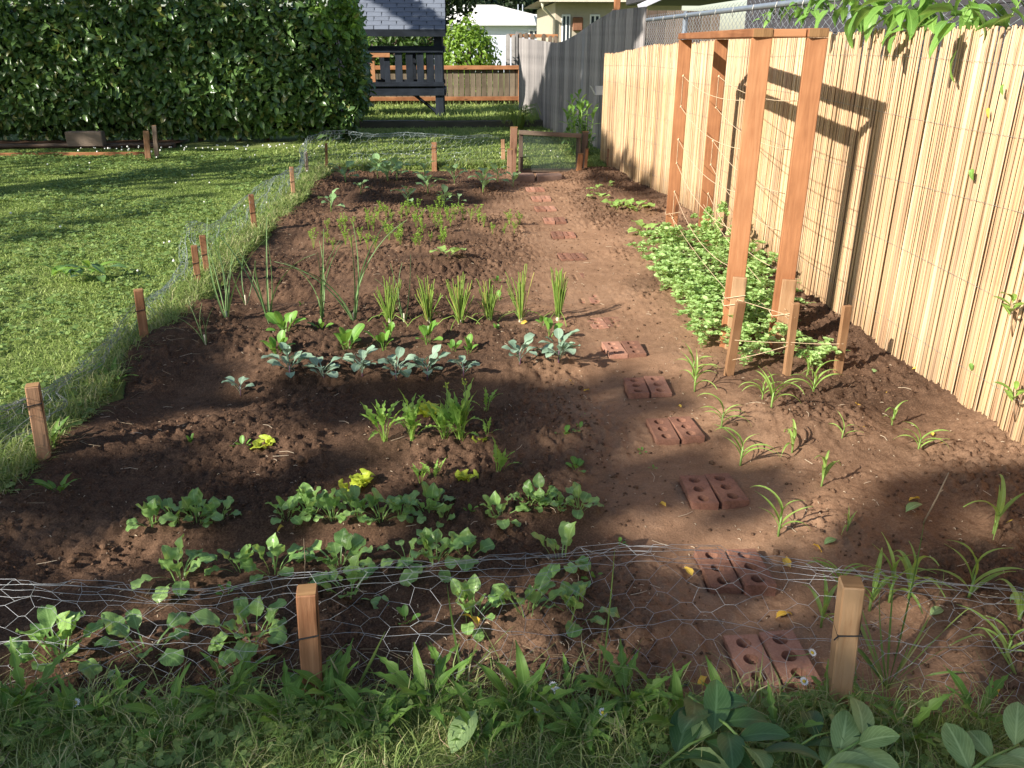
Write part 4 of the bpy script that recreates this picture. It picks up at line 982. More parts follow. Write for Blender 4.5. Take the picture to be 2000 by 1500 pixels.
# ------------------------------------------------------------------ trellis
C0 = Vector((1.385, 4.03)); D0 = Vector((1.620, 3.97)); A0 = Vector((1.60, 6.25)); B0 = Vector((1.83, 6.15)); TH = 1.56
def trellis():
    O = Vector((1.61, 5.1, 0)); t = thing('wooden_trellis', 'tall orange cedar bean trellis strung with twine beside reed fence', 'trellis', O)
    ax = (D0-C0).normalized(); side = (ax.x, ax.y, 0)
    pw, pt = .092, .040; tt = .038
    for p in (A0, B0, C0, D0): plank('post', t, M_CEDAR['z'], (p.x, p.y, -.1), (p.x+.004, p.y, TH-tt-.002), pw, pt, O, .003, side)
    for a, b_ in ((C0, A0), (D0, B0)):
        d = (b_-a).normalized(); p = a-d*.03; q = b_+d*.03
        bar = plank('top_board', t, M_CEDAR['z'], (p.x, p.y, TH-tt/2), (q.x, q.y, TH-tt/2), tt, .090, O, .003, (0, 0, 1))
        bb = MB(); bb.box(-tt/2+.002, tt/2-.002, -.043, .043, -.003, -.0005, .4); bb.build('end_grain', M_ENDG, bar)
    dn = (D0-C0).normalized()
    for a, b_, off in ((C0, D0, 0), (A0, B0, 0)):
        plank('cross_bar', t, M_CEDAR['z'], (a.x+dn.x*.047, a.y+dn.y*.047, TH-tt/2-.001), (b_.x-dn.x*.047, b_.y-dn.y*.047, TH-tt/2-.001), tt-.003, .040, O, .003, (0, 0, 1))
    # short stakes lashed to the front posts
    for p in (C0, D0):
        plank('splint', t, M_STAKEP, (p.x+.006, p.y-.034, -.05), (p.x+.012, p.y-.034, .40), .070, .022, O, .003, side)
    # strings: zigzag sagging between near and far posts
    def sag(p, q, s, n=14): return [Vector(p).lerp(Vector(q), i/n)-Vector((0, 0, s*4*(i/n)*(1-i/n)))-O for i in range(n+1)]
    zl_ = [1.28, 1.05, .84, .65, .46, .24]
    for a, b_ in ((A0, C0), (B0, D0)):
        for k, z in enumerate(zl_):
            fa = (a.x-.0, a.y-.022, z+.02*(k % 2)); fb = (b_.x, b_.y+.022, z-.03)
            V, F = tubes_np([np.array([tuple(v) for v in sag(fa, fb, .055+.012*k)])], .0018, 5); link('string', mesh_np('string', V, F, RN.random(len(V)), True), t, M_TWINE)
            if k % 2 == 1:
                b = MB(); b.tube([Vector(fa)-O, Vector((a.x, a.y-.023, zl_[k-1]))-O], .0017, 4); b.tube([Vector(fb)-O, Vector((b_.x, b_.y+.023, zl_[k-1]-.03))-O], .0017, 4); b.build('string', M_TWINE, t)
            b = MB()
            for q in (fa, fb): b.tube([Vector(q)-O+Vector((-.004, 0, -.006)), Vector(q)-O+Vector((.004, 0, .006))], .005, 5)
            b.build('knot', M_TWINE, t)
    b = MB()
    for p, zz in ((C0, (.30, .26)), (D0, (.22,)), (A0, (.30, .14)), (B0, (.2,))):
        for z in zz:
            c = [(p.x+sx*.049*ax.x+sy*.030*-ax.y, p.y+sx*.049*ax.y+sy*.048*ax.x, z+.01*sx) for sx, sy in ((-1, -1), (1, -1), (1, 1), (-1, 1), (-1, -1))]
            b.tube([Vector(q)-O for q in c], .0022, 4)
    b.build('lashing', M_TWINE, t)
    return O
TO = trellis()
# three short stakes in front of it
ST3 = []
for i, ((bx, by), (tx, ty), w, lab) in enumerate([((1418, 745), (1447, 590), .044, 'tilted flat wooden stake left of three before the trellis'), ((1535, 745), (1554, 592), .036, 'middle flat stake of three before the trellis'), ((1634, 742), (1655, 597), .040, 'right stake of three, nearest the reed fence')]):
    x, y = G(bx, by); x2, z2 = AY(tx, ty, y-.02); z0 = zs(x, y)
    t = thing('garden_stake', lab, 'stake', (x, y, z0), 0, 'flat stakes before the trellis')
    plank('shaft', t, M_STAKEP, (x, y, -.12), (x2, y-.02, z2), w, .022, (x, y, z0), .002, (1, .15, 0)); ST3.append((Vector((x, y, z0)), Vector((x2, y-.02, z2))))
def twine(name, label, pts, sag=.0, r=.0016):
    P = []
    for a, b_ in zip(pts[:-1], pts[1:]):
        for i in range(9): P.append(tuple(Vector(a).lerp(Vector(b_), i/9)-Vector((0, 0, sag*4*(i/9)*(1-i/9)))))
    P.append(tuple(pts[-1])); V, F = tubes_np([np.array(P)], r, 4)
    o = link(name, mesh_np(name, V, F, RN.random(len(V)), True), None, M_TWINE); return tag(o, label, 'string')
mid = lambda i, f, o=(0, -.014, 0): ST3[i][0].lerp(ST3[i][1], f)+Vector(o)
twine('twine', 'taut jute string joining the tops of trellis post and middle stake', [(C0.x, C0.y-.06, .29), mid(1, .82)])
twine('twine', 'lower jute string running across the three flat stakes', [mid(0, .5), mid(1, .48), mid(2, .47)], .004)
twine('twine', 'slack jute string falling from trellis right post to middle stake', [(D0.x, D0.y-.06, .22), mid(1, .80)], .01)
twine('twine', 'slanting jute string low between left and middle stakes', [mid(0, .22), mid(1, .45)], .005)
twine('twine', 'long string from the far trellis post down over the peas', [(A0.x-.03, A0.y-.03, .3), (C0.x, C0.y-.06, .28)], .03)
twine('twine', 'second long string from the far right trellis post over peas', [(B0.x-.03, B0.y-.03, .38), (D0.x, D0.y-.06, .25)], .03)

# ------------------------------------------------------------------ stakes of the wire netting
STAKES = {}
def stake(key, base, top, w, label, mat=None, tie=(.62,), rz=0.0, zb=None, bev=.003):
    x, y = G(*base); z0 = zb if zb is not None else max(zs(x, y) if float(bed_in(x, y)) > 0 else zl(x, y), -.02)
    x2, z2 = AY(*top, y+.0); t = thing('wooden_stake', label, 'stake', (x, y, z0), 0, 'stakes holding the wire netting')
    plank('shaft', t, mat or M_STAKE, (x, y, -.15), (x2, y, z2), w, w, (x, y, z0), bev, (math.cos(rz), math.sin(rz), 0))
    p = Vector((x, y, 0)); q = Vector((x2, y, z2)); h = w/2+.0016
    for f in tie:
        b = MB(); c = p.lerp(q, f)-Vector((x, y, z0))
        ring = [c+Vector((sx*h*math.cos(rz)-sy*h*math.sin(rz), sx*h*math.sin(rz)+sy*h*math.cos(rz), .003*sx)) for sx, sy in ((-1, -1), (1, -1), (1, 1), (-1, 1), (-1, -1))]
        b.tube(ring, .0022, 5); b.tube([ring[0], ring[0]+Vector((-.012, -.006, -.006))], .0018, 4); b.build('tie', M_TIE, t)
    b = MB(); b.box(-w/2+.002, w/2-.002, -w/2+.002, w/2-.002, .0004, .0016); e = b.build('end_grain', M_ENDG, t); e.location = q-Vector((x, y, z0)); e.rotation_euler = (0, 0, rz)
    STAKES[key] = (p, q); return t
stake('f1', (608, 1378), (599, 1152), .046, 'square wooden stake standing in grass left of centre in front netting', tie=(.66,), rz=.1)
stake('f2', (1640, 1392), (1664, 1137), .048, 'weathered stake of the front netting beside nearest brick pair', M_STAKEP, (.04, .66), rz=-.2)
stake('l1', (86, 918), (63, 752), .046, 'nearest stake of the left netting at the bed edge', tie=(.8,), rz=.35)
stake('l2', (284, 690), (270, 566), .044, 'darker second stake along the left netting', tie=(.7,), rz=.35)
stake('l3', (388, 572), (379, 480), .040, 'shorter one of two stakes paired on the left edge', tie=(.4, .65), rz=.3)
stake('l4', (408, 548), (395, 460), .042, 'taller one of two stakes paired on the left edge', tie=(.6,), rz=.3)
stake('l5', (499, 466), (490, 380), .042, 'left edge stake next beyond the paired stakes', tie=(.6,), rz=.3)
stake('l6', (574, 396), (569, 326), .038, 'left edge stake with bright top near the carrot rows', tie=(.6,), rz=.3)
stake('l7', (601, 350), (597, 297), .036, 'grey thin stake standing in long grass at far left edge', M_OLD['z'], (.5,), rz=.3)
stake('l8', (637, 344), (637, 280), .032, 'slim pale stake at the far left corner of bed', M_STAKEP, (.75,), rz=.1)
stake('b1', (848, 336), (848, 278), .062, 'stake in the middle of the far netting', tie=(.8,), rz=.0)
stake('b2', (984, 322), (982, 272), .05, 'stake just left of the garden gate', tie=(.65,), rz=.0)
stake('r1', (1187, 332), (1190, 291), .045, 'small stake against the far end of reed fence', tie=(.6,), rz=0)
stake('g1', (289, 318), (285, 256), .07, 'leaning orange stake at the corner of hedge border', tie=(), rz=.2)
stake('g2', (306, 314), (301, 245), .055, 'thin grey stake behind the leaning orange one', M_OLD['z'], (), rz=.2)

# ------------------------------------------------------------------ wire netting
def netting(name, label, bottom, top, height, wire, mat, cellw=.068, folds=.22, jitter=.006, lean_noise=.02, seed=0, kind=None, extra=2):
    """hexagon netting hung between a ground line and a top line (3D point lists, same length), its upper edge folded back"""
    r = np.random.default_rng(seed)
    B = np.array(bottom, float); T = np.array(top, float)
    s = np.concatenate([[0], np.cumsum(np.linalg.norm(np.diff(T, axis=0), axis=1))]); Ltot = s[-1]
    def at(u, v):
        u = np.asarray(u); v = np.asarray(v)
        b_ = np.stack([np.interp(u, s, B[:, k]) for k in range(3)], -1); t_ = np.stack([np.interp(u, s, T[:, k]) for k in range(3)], -1)
        vv = np.where(v <= 1, v, 1-(v-1)*.55); P = b_+(t_-b_)*vv[..., None]
        dn = t_-b_
        side = np.stack([np.interp(u, s, np.gradient(T[:, 1])), -np.interp(u, s, np.gradient(T[:, 0])), np.zeros_like(u)], -1)
        side /= np.maximum(np.linalg.norm(side, axis=-1, keepdims=True), 1e-6)
        bulge = lean_noise*2*fbm(u*4+seed, v*3+seed*1.7, 3)*np.sin(np.clip(vv, 0, 1)*PI*.8+.25)*2
        bulge = bulge+np.where(v > 1, -.018-.03*(v-1)*(1+fbm(u*5, v*0+seed, 2)*3), 0)
        P = P+side*bulge[..., None]
        P[..., 2] += np.where((v > .1) & (v < .97), jitter*3*fbm(u*9+seed, v*7, 2), 0)+np.where(v > 1, .02*fbm(u*6+3, v*4+seed, 2), 0)
        return P
    lines = []; a = cellw/2; vmax = 1+folds; dv = cellw*.275/height; nv = int(vmax/dv); nu = int(Ltot/(a*2))
    def jit(i, j): return (r.random(2)-.5)*2*jitter
    nodes_ = {}
    def node(i, j, k):
        key = (i, j, k)
        if key not in nodes_:
            # hexagons with a flat twisted side lying along u
            u = i*2*a+(a if j % 2 else 0)+(-.26 if k == 0 else .26)*a*2*.5; v = j*dv
            jt = (r.random(2)-.5)*2*jitter; nodes_[key] = at(np.array([np.clip(u+jt[0], 0, Ltot)]), np.array([v+jt[1]/height*.6]))[0]
        return nodes_[key]
    for j in range(nv+1):
        for i in range(nu):
            p, q = node(i, j, 0), node(i, j, 1); lines.append(np.array([p, (p+q)/2+[0, 0, .0008], q]))
            if j < nv:
                if j % 2 == 0:
                    lines.append(np.array([node(i, j, 1), node(i, j+1, 0)]))
                    if i > 0: lines.append(np.array([node(i, j, 0), node(i-1, j+1, 1)]))
                else:
                    lines.append(np.array([node(i, j, 0), node(i, j+1, 1)]))
                    if i+1 < nu: lines.append(np.array([node(i, j, 1), node(i+1, j+1, 0)]))
    t = thing(name, label, 'netting', tuple(B[len(B)//2])); O = B[len(B)//2]
    V, F = tubes_np(lines, wire, 4); link('mesh', mesh_np('mesh', V-O, F, np.full(len(V), .5), True), t, mat)
    u = np.linspace(0, Ltot, int(Ltot*40))
    sel = [at(u, np.full_like(u, 1.0)+.03*np.sin(u*23+1)*.3), at(u, np.full_like(u, .99)+.03*np.sin(u*23+4)*.3), at(u, np.full_like(u, .45)+.01*np.sin(u*17)), at(u, np.full_like(u, vmax))]
    for q in range(extra): sel.append(at(u, np.full_like(u, .93-.05*q)+.03*fbm(u*7+q*3, u*0+q, 2)))
    V, F = tubes_np(sel, wire*1.3, 4); link('edge_wire', mesh_np('edge_wire', V-O, F, np.full(len(V), .5), True), t, mat)
    return t
# front net: top line follows the picture, standing over the grass edge
fy = lambda px: np.interp(px, [-250, 0, 300, 605, 900, 1250, 1640, 2000, 2250], [1.80, 1.79, 1.76, 1.66, 1.80, 1.93, 1.60, 1.62, 1.66])
tp = [(-260, 1150), (0, 1143), (140, 1140), (300, 1152), (420, 1152), (560, 1128), (605, 1125), (700, 1112), (840, 1100), (960, 1084), (1080, 1078), (1240, 1066), (1400, 1074), (1540, 1095), (1640, 1112), (1760, 1130), (1900, 1142), (2000, 1150), (2250, 1165)]
top = []; bot = []
for px, py in tp:
    Y = float(fy(px)); x, z = AY(px, py, Y); top.append((x, Y, z))
    bx, by = G(px+(1000-px)*.02, float(np.interp(px, [0, 600, 1640, 2000], [1385, 1372, 1392, 1400]))); bot.append((bx, by, .035))
netting('chicken_wire', 'sagging hexagonal wire netting across the whole front of bed', bot, top, .40, .00052, M_WIRE, .125, .12, .012, .03, 3)
def side_net(name, label, pts, wire, seed, cell=.12, out=(-.10, 0), mat=None, folds=.35, j=.012):
    top = []; bot = []
    for (px, py, bx, by) in pts:
        x, y = G(bx, by); x2, z2 = AY(px, py, y); top.append((x2, y, z2)); bot.append((x+out[0], y+out[1], zl(x-.1, y)+.0))
    return netting(name, label, bot, top, .40, wire, mat or M_WIREG, cell, folds, j, .05, seed, extra=1)
side_net('chicken_wire', 'limp wire netting drooping on the grass beside nearest left stakes', [(-160, 905, -120, 1130), (-30, 800, 10, 985), (60, 775, 80, 920), (140, 735, 160, 820), (215, 660, 230, 745), (268, 590, 282, 692)], .0007, 5, mat=M_WIRE)
side_net('chicken_wire', 'slack wire netting between the dark stake and the paired stakes', [(270, 590, 284, 690), (320, 560, 330, 630), (365, 500, 385, 575), (372, 440, 392, 560)], .0007, 6)
side_net('chicken_wire', 'crumpled wire netting sagging from the paired stakes towards hedge', [(368, 435, 392, 560), (385, 430, 408, 548), (410, 440, 435, 520), (440, 420, 465, 492), (470, 395, 485, 475), (492, 378, 499, 466), (515, 355, 520, 448), (550, 340, 555, 412), (570, 330, 574, 398), (590, 322, 592, 372)], .0009, 8, .12)
side_net('chicken_wire', 'tangled far wire netting against the hedge corner', [(590, 318, 592, 372), (598, 268, 601, 352), (620, 262, 622, 346), (638, 256, 637, 344), (680, 254, 690, 338)], .0011, 9, .12)
side_net('chicken_wire', 'wavy wire netting along the far end of bed', [(680, 256, 680, 338), (730, 262, 730, 337), (790, 258, 790, 337), (848, 262, 848, 337), (900, 266, 900, 335), (950, 262, 950, 330), (975, 268, 980, 326)], .0012, 10, .13, (0, .05), M_WIREG, .12, .012)

# ------------------------------------------------------------------ gate
def gate():
    y0 = 10.45; P = lambda px, py: AY(px, py, y0); o = (*G(1070, 342), 0.02)
    t = thing('garden_gate', 'low wooden garden gate with fine dark mesh at the far end', 'gate', o)
    x0, z0 = P(1020, 337); x1, z1 = P(1128, 340); xa, za = P(1016, 258); xb, zb = P(1128, 264)
    plank('top_bar', t, M_OLD['z'], (P(1013, 259)[0], y0-.02, za), (P(1135, 265)[0], y0-.02, zb-.005), .05, .038, o, .003, (0, 0, 1))
    plank('stile', t, M_OLD['z'], (x0-.02, y0, -.0), (x0-.015, y0, za-.02), .055, .032, o, .003, (1, 0, 0)); plank('stile', t, M_OLD['z'], (x1, y0, 0), (x1, y0, zb-.03), .055, .032, o, .003, (1, 0, 0))
    plank('bottom_bar', t, M_OLD['z'], (x0, y0+.002, .035), (x1, y0+.002, .03), .04, .028, o, .003, (0, 0, 1))
    lines = []
    for k in range(44): xx = x0+(x1-x0)*(k+.5)/44; lines.append(np.array([(xx, y0-.018, .03), (xx, y0-.018, za-.02)])-np.array(o))
    for k in range(26): zz = .04+(za-.06)*(k+.5)/26; lines.append(np.array([(x0, y0-.018, zz), (x1, y0-.018, zz)])-np.array(o))
    V, F = tubes_np(lines, .0022, 3); link('screen_mesh', mesh_np('screen_mesh', V, F, np.full(len(V), .5)), t, flat('dark_mesh', (.05, .075, .065), .5))
gate()
def gpost(label, base, top, w, d=0.0, mat=None, tie=()):
    x, y = G(*base); x2, z2 = AY(*top, y); t = thing('gate_post', label, 'post', (x, y, 0), 0, 'posts at the garden gate')
    plank('shaft', t, mat or M_OLD['z'], (x, y, -.15), (x2, y, z2), w, .06, (x, y, 0), .004, (1, 0, 0))
    b = MB(); b.box(x2-w/2-.003, x2+w/2+.003, y-.032, y+.032, z2+.001, z2+.008); o = b.build('post_top', M_ENDG, t); o.location = (-x, -y, 0)
M_GP = wood('reddish_old_wood', (.15, .075, .045), (.25, .135, .085), (.34, .20, .135), 'z')
gpost('taller left gate post with a lighter cut top', (1000, 338), (1004, 249), .085, mat=M_GP)
gpost('short stub post bolted in front of the left gate post', (994, 342), (996, 292), .06, mat=M_GP)
gpost('right gate post carrying the gate latch', (1137, 336), (1143, 258), .075, mat=M_OLD['z'])
gpost('orange stub post left of two beside right gate post', (1128, 342), (1134, 301), .06, mat=M_CEDAR['z'])
gpost('thin orange stub post right of two beside right gate post', (1141, 336), (1146, 291), .04, mat=M_CEDAR['z'])
for i, (a, b_, lab) in enumerate([(1000, 1046, 'left concrete paver of the gate threshold'), (1048, 1100, 'right concrete paver of the gate threshold')]):
    xa, ya = G(a, 352); xb, _ = G(b_, 352); t = thing('threshold_paver', lab, 'paver', ((xa+xb)/2, ya+.08, 0), 0, 'pavers under the gate')
    b = MB(); b.box(-(xb-xa)/2+.006, (xb-xa)/2-.006, -.10, .13, -.03, .055, None, .008); b.build('slab', flat('paver_stone', (.20, .13, .10), .9, 0, .2, .2, 14, .3), t)

# ------------------------------------------------------------------ stepping bricks
def brick_mesh():
    W, L, H, R = .092, .194, .060, .0205; V = []; F = []; k = 16
    def add(p): V.append(p); return len(V)-1
    cells = 3; ch = L/cells; bot = -H
    for c in range(cells):
        cy = -L/2+ch*(c+.5); sq = []; ci = []; cb = []
        for j in range(k):
            a = 2*PI*(j+.5)/k; dx, dy = math.cos(a), math.sin(a); m = max(abs(dx)/(W/2), abs(dy)/(ch/2))
            sq.append(add((dx/m, cy+dy/m, 0))); ci.append(add((R*dx, cy+R*dy, -.0012))); cb.append(add((R*.97*dx, cy+R*.97*dy, bot)))
        for cnr in ((W/2, ch/2), (-W/2, ch/2), (-W/2, -ch/2), (W/2, -ch/2)): pass
        for j in range(k):
            j2 = (j+1) % k
            F.append((sq[j], sq[j2], ci[j2], ci[j])); F.append((ci[j], ci[j2], cb[j2], cb[j]))
            pa, pb = V[sq[j]], V[sq[j2]]
            if abs(abs(pa[0])-W/2) > 1e-6 and abs(abs(pb[0])-W/2) < 1e-6 or abs(abs(pa[0])-W/2) < 1e-6 and abs(abs(pb[0])-W/2) > 1e-6:
                cx = math.copysign(W/2, pa[0]+pb[0]); cyy = cy+math.copysign(ch/2, pa[1]+pb[1]-2*cy); q = add((cx, cyy, 0)); F.append((sq[j], q, sq[j2]))
    e = .003; lo = [add((sx*(W/2), sy*(L/2), 0)) for sx, sy in ((-1, -1), (1, -1), (1, 1), (-1, 1))]; l2 = [add((sx*(W/2+e*.3), sy*(L/2+e*.3), -.003)) for sx, sy in ((-1, -1), (1, -1), (1, 1), (-1, 1))]
    l3 = [add((sx*(W/2), sy*(L/2), bot)) for sx, sy in ((-1, -1), (1, -1), (1, 1), (-1, 1))]
    for i in range(4): F.append((lo[i], l2[i], l2[(i+1) % 4], lo[(i+1) % 4])); F.append((l2[i], l3[i], l3[(i+1) % 4], l2[(i+1) % 4]))
    me = bpy.data.meshes.new('brick'); me.from_pydata(V, [], F)
    import bmesh
    bm = bmesh.new(); bm.from_mesh(me); bmesh.ops.remove_doubles(bm, verts=bm.verts, dist=.0001); bmesh.ops.recalc_face_normals(bm, faces=bm.faces); bm.to_mesh(me); bm.free()
    me.materials.append(M_BRICK); return me
bm_ = brick_mesh()
for i, (bx, by, tr, s) in enumerate(BR):
    n_ = ORD[i]
    for sd_, nm in ((-1, 'left'), (1, 'right')):
        o = bpy.data.objects.new('brick', bm_); COL.objects.link(o)
        ox = sd_*.0505*math.cos(tr); oy = sd_*.0505*math.sin(tr)+rnd.uniform(-.006, .006)
        o.location = (bx+ox, by+oy, BL[i]+rnd.uniform(-.002, .002)+(.006 if (i == 0 and sd_ == 1) or (i == 1 and sd_ == 1) else 0)-(.006 if i in (7, 8) and sd_ < 0 else 0))
        o.rotation_euler = (rnd.uniform(-.03, .03), rnd.uniform(-.035, .035), tr+rnd.uniform(-.05, .05)+(.07 if i < 2 and sd_ == 1 else 0))
        tag(o, f'{nm} brick of the {n_} stepping pair counted from the front'+(', half buried' if s > .012 else ''), 'brick', 'three-hole stepping bricks in the path')

# ------------------------------------------------------------------ border along the hedge
def border():
    x0, y0 = G(-150, 296); x1, _ = G(345, 292)
    t = thing('border_timber', 'grey timber edging the soil strip under the hedge', 'timber', ((x0+x1)/2, y0, 0)); boxp('beam', t, M_OLD['x'], x0, x1, y0-.06, y0+.06, -.03, .10, t.location, .01)
    x0, y0 = G(-150, 312); x1, _ = G(286, 312); t = thing('border_board', 'orange plank lying at the lawn edge before the hedge', 'plank', ((x0+x1)/2, y0, 0)); boxp('board', t, M_CEDAR['x'], x0, x1, y0-.02, y0+.02, -.03, .085, t.location, .005)
    y0 = 12.98; x0, z0 = AY(131, 287, y0); x1, z1 = AY(197, 257, y0)
    t = thing('wood_block', 'old timber block standing on the strip under hedge', 'block', ((x0+x1)/2, y0, z0)); boxp('block', t, M_OLD['x'], x0, x1, y0, y0+.14, z0, z1, t.location, .012)
    V, F = grid(np.linspace(-9, G(335, 295)[0], 50), np.linspace(12.95, 13.9, 14), lambda x, y: .035+.05*fbm(x*5, y*5, 3)+.04*sstep(12.7, 12.95, y))
    me = mesh_np('border_soil', V, F, smooth=True); a = me.attributes.new('dry', 'FLOAT', 'POINT'); a.data.foreach_set('value', np.full(len(V), .05, np.float32))  # kept dark: shade under the hedge is put into the soil colour
    tag(link('border_soil', me, None, M_SOIL), 'bare soil strip under the laurel hedge', 'soil', kind='structure')
border()

# ------------------------------------------------------------------ vegetables
def row(name, what, where, cat, group, items, key, n, size, spread=.01, tilt=0.0, **kw):
    order = sorted(range(len(items)), key=lambda i: items[i][0]); out = []
    for rank, i in enumerate(order):
        px, py, sc = items[i][:3]; nn = items[i][3] if len(items[i]) > 3 else n
        pos = 'leftmost' if rank == 0 else 'rightmost' if rank == len(items)-1 else ORD[rank]+' from left,'
        out.append(rosette(name, f'{what} {pos} in {where}' if 'left,' not in pos else f'{what}, {pos} in {where}', cat, group, px, py, key, nn, size*sc, spread*sc, tilt, **kw))
    return out
row('spinach_plant', 'spinach plant', 'row just behind the front netting', 'spinach', 'spinach plants', [(118, 1298, 1.12, 17), (288, 1288, 1.15, 9), (495, 1262, 1.12, 15), (925, 1238, .98, 14), (1030, 1235, .95, 9), (1122, 1232, .98, 11)], 'spinach_leaf', 13, .95, .028, .12)
row('spinach_plant', 'spinach plant', 'the second spinach row from the front', 'spinach', 'spinach plants', [(355, 1145, 1.05, 11), (474, 1122, .9, 6), (536, 1130, .95, 8), (662, 1122, 1.15, 13), (682, 1182, 1.1, 11), (795, 1108, .8, 6), (850, 1120, 1.1, 15), (910, 1112, .95, 7), (1095, 1122, 1.05, 9)], 'spinach_leaf', 10, .95, .022, .12)
row('spinach_plant', 'spinach plant', 'the third spinach row from the front', 'spinach', 'spinach plants', [(300, 1043, .95, 10), (345, 1035, 1.0, 10), (388, 1035, 1.1, 13), (432, 1032, .85, 8), (560, 1026, .95, 9), (608, 1024, 1.1, 11), (650, 1030, 1.0, 11), (700, 1025, 1.0, 12), (745, 1028, 1.0, 13), (785, 1022, .95, 10), (838, 1022, 1.0, 11), (862, 1034, .75, 6), (975, 1030, 1.0, 9), (1030, 1010, .95, 9), (1055, 1008, 1.0, 10), (1093, 1014, .75, 8), (1130, 1014, .9, 10)], 'spinach_leaf', 10, .84, .016, .18)
row('kale_plant', 'red-stemmed grey-green kale', 'the kale row', 'kale', 'young red kale plants', [(468, 762, .85, 6), (568, 742, 1.25, 13), (632, 745, 1.05, 11), (708, 740, 1.2, 14), (775, 742, 1.1, 11), (836, 740, 1.15, 13), (905, 738, 1.0, 7), (1015, 725, 1.2, 9), (1092, 722, 1.3, 16)], 'kale_leaf', 11, 1.1, .022, .1)
row('chard_plant', 'small bright green leafy seedling', 'the row behind the kale', 'seedling', 'green seedlings behind the kale', [(558, 662, 1.1, 10), (628, 652, .75, 5), (545, 700, 1.1, 9), (678, 690, 1.15, 11), (750, 690, 1.0, 7), (762, 672, .8, 5), (835, 678, 1.05, 9), (886, 692, .7, 4), (916, 694, .85, 5), (968, 655, .45, 4), (1074, 668, .9, 4), (1060, 640, .6, 3), (632, 618, .4, 4), (975, 590, .5, 4), (970, 556, .55, 4)], 'green_leaf', 7, 1.15, .014, .2)
row('brassica_plant', 'young grey-green cabbage plant', 'the far brassica rows', 'cabbage', 'young brassicas at the far end', [(676, 366, 1.15, 8), (705, 384, .75, 5), (738, 352, 1.1, 8), (758, 364, 1.2, 9), (776, 360, 1.1, 8), (836, 384, 1.1, 9), (830, 355, 1.0, 6), (797, 408, 1.0, 6), (888, 366, 1.15, 8), (944, 380, 1.2, 9), (972, 355, 1.0, 6), (1002, 366, .8, 5), (648, 418, .9, 6), (868, 405, .85, 6), (896, 404, .7, 4)], 'brassica_leaf', 7, 1.6, .02, .2)
row('lettuce_plant', 'chartreuse frilly lettuce', 'the sparse lettuce rows', 'lettuce', 'pale lettuces', [(681, 965, .9, 5), (708, 950, .95, 6), (914, 942, .85, 7), (517, 886, .95, 6), (838, 818, 1.2, 7), (938, 872, .65, 4)], 'lettuce_leaf', 6, .95, .008, .3)
row('lettuce_plant', 'small green lettuce seedling', 'the bed beside path', 'lettuce', 'green lettuce seedlings', [(1125, 918, .75, 6), (1104, 862, .6, 6), (1130, 850, .5, 4), (376, 878, .55, 4), (475, 886, .8, 5)], 'green_leaf', 5, .8, .006)
row('mizuna_plant', 'feathery green mizuna mustard', 'the mizuna rows', 'mizuna', 'mizuna plants', [(752, 872, .95, 15), (806, 872, .95, 16), (868, 872, .9, 16), (900, 872, 1.05, 22), (950, 808, .62, 9), (972, 934, .85, 9), (822, 948, .55, 6), (850, 944, .6, 7), (952, 868, .5, 5)], 'mizuna_leaf', 9, .92, .012, .26)
row('weed_seedling', 'tiny broad-leaved seedling', 'the bare soil between rows', 'seedling', 'tiny seedlings', [(920, 1022, .55, 6), (795, 1245, .6, 5), (1210, 1060, .4, 4), (445, 1165, .5, 5), (590, 605, .35, 4), (1255, 885, .35, 4), (1160, 1155, .5, 5), (1275, 915, .3, 4), (1140, 820, .35, 4)], 'green_leaf', 5, .8, .006)
# bolting stalks with yellow-green buds on the tallest mizuna
for i, (px, py, tpx, tpy) in enumerate([(873, 870, 872, 752), (905, 870, 908, 745)]):
    x, y = G(px, py); x2, z2 = AY(tpx, tpy, y); t = thing('mizuna_flower_stalk', f'{["left", "right"][i]} bolting stalk with buds above the mizuna', 'flower stalk', (x, y, zs(x, y)))
    b = MB(); tip = Vector((x2-x, 0, z2-zs(x, y))); b.tube([(0, 0, 0), tip*.5+Vector((.006, 0, 0)), tip], [.003, .0025, .0015], 5); b.build('stalk', M_STEMG, t, True)
    for k in range(10): put_leaf(t, 'corn_leaf', k*2.4, 0, .20, tip*(.5+.05*k))
    for k in range(9):
        b = MB(); q = tip+Vector((rnd.uniform(-.01, .01), rnd.uniform(-.01, .01), rnd.uniform(-.012, .01))); b.tube([q-Vector((0, 0, .004)), q, q+Vector((0, 0, .004))], [.001, .0035, .001], 5); b.build('bud', flat('bud', (.40, .46, .06), .6), t, True)
# squash seedling on its mound, beans on the right
rosette('squash_plant', 'lone squash seedling on a dark mound in mid bed', 'squash', None, 876, 518, 'squash_leaf', 7, .95, .02)
row('bean_plant', 'pale green bean seedling', 'the patch right of the far path', 'bean', 'bean and squash seedlings', [(1166, 376, .75, 5), (1172, 393, .95, 6), (1186, 365, .7, 4), (1208, 410, 1.15, 7), (1240, 413, 1.2, 7), (1262, 468, 1.2, 8)], 'squash_leaf', 6, .95, .03)
# onions
row('onion_plant', 'tall thin onion plant', 'the onion row', 'onion', 'onions', [(445, 634, .92, 7), (526, 632, .95, 6), (628, 630, 1.0, 6), (692, 632, 1.05, 6), (482, 606, .55, 4), (404, 688, .45, 6), (790, 635, .6, 4)], 'onion_leaf', 6, 1.7, .005, .27)
for o in [o for o in bpy.data.objects if o.name.startswith('onion_plant')]:
    b = MB(); b.tube([(0, 0, -.01), (0, 0, .03), (0, 0, .07)], [.006, .005, .0045], 7); b.build('bulb_neck', M_ROOT, o, True)
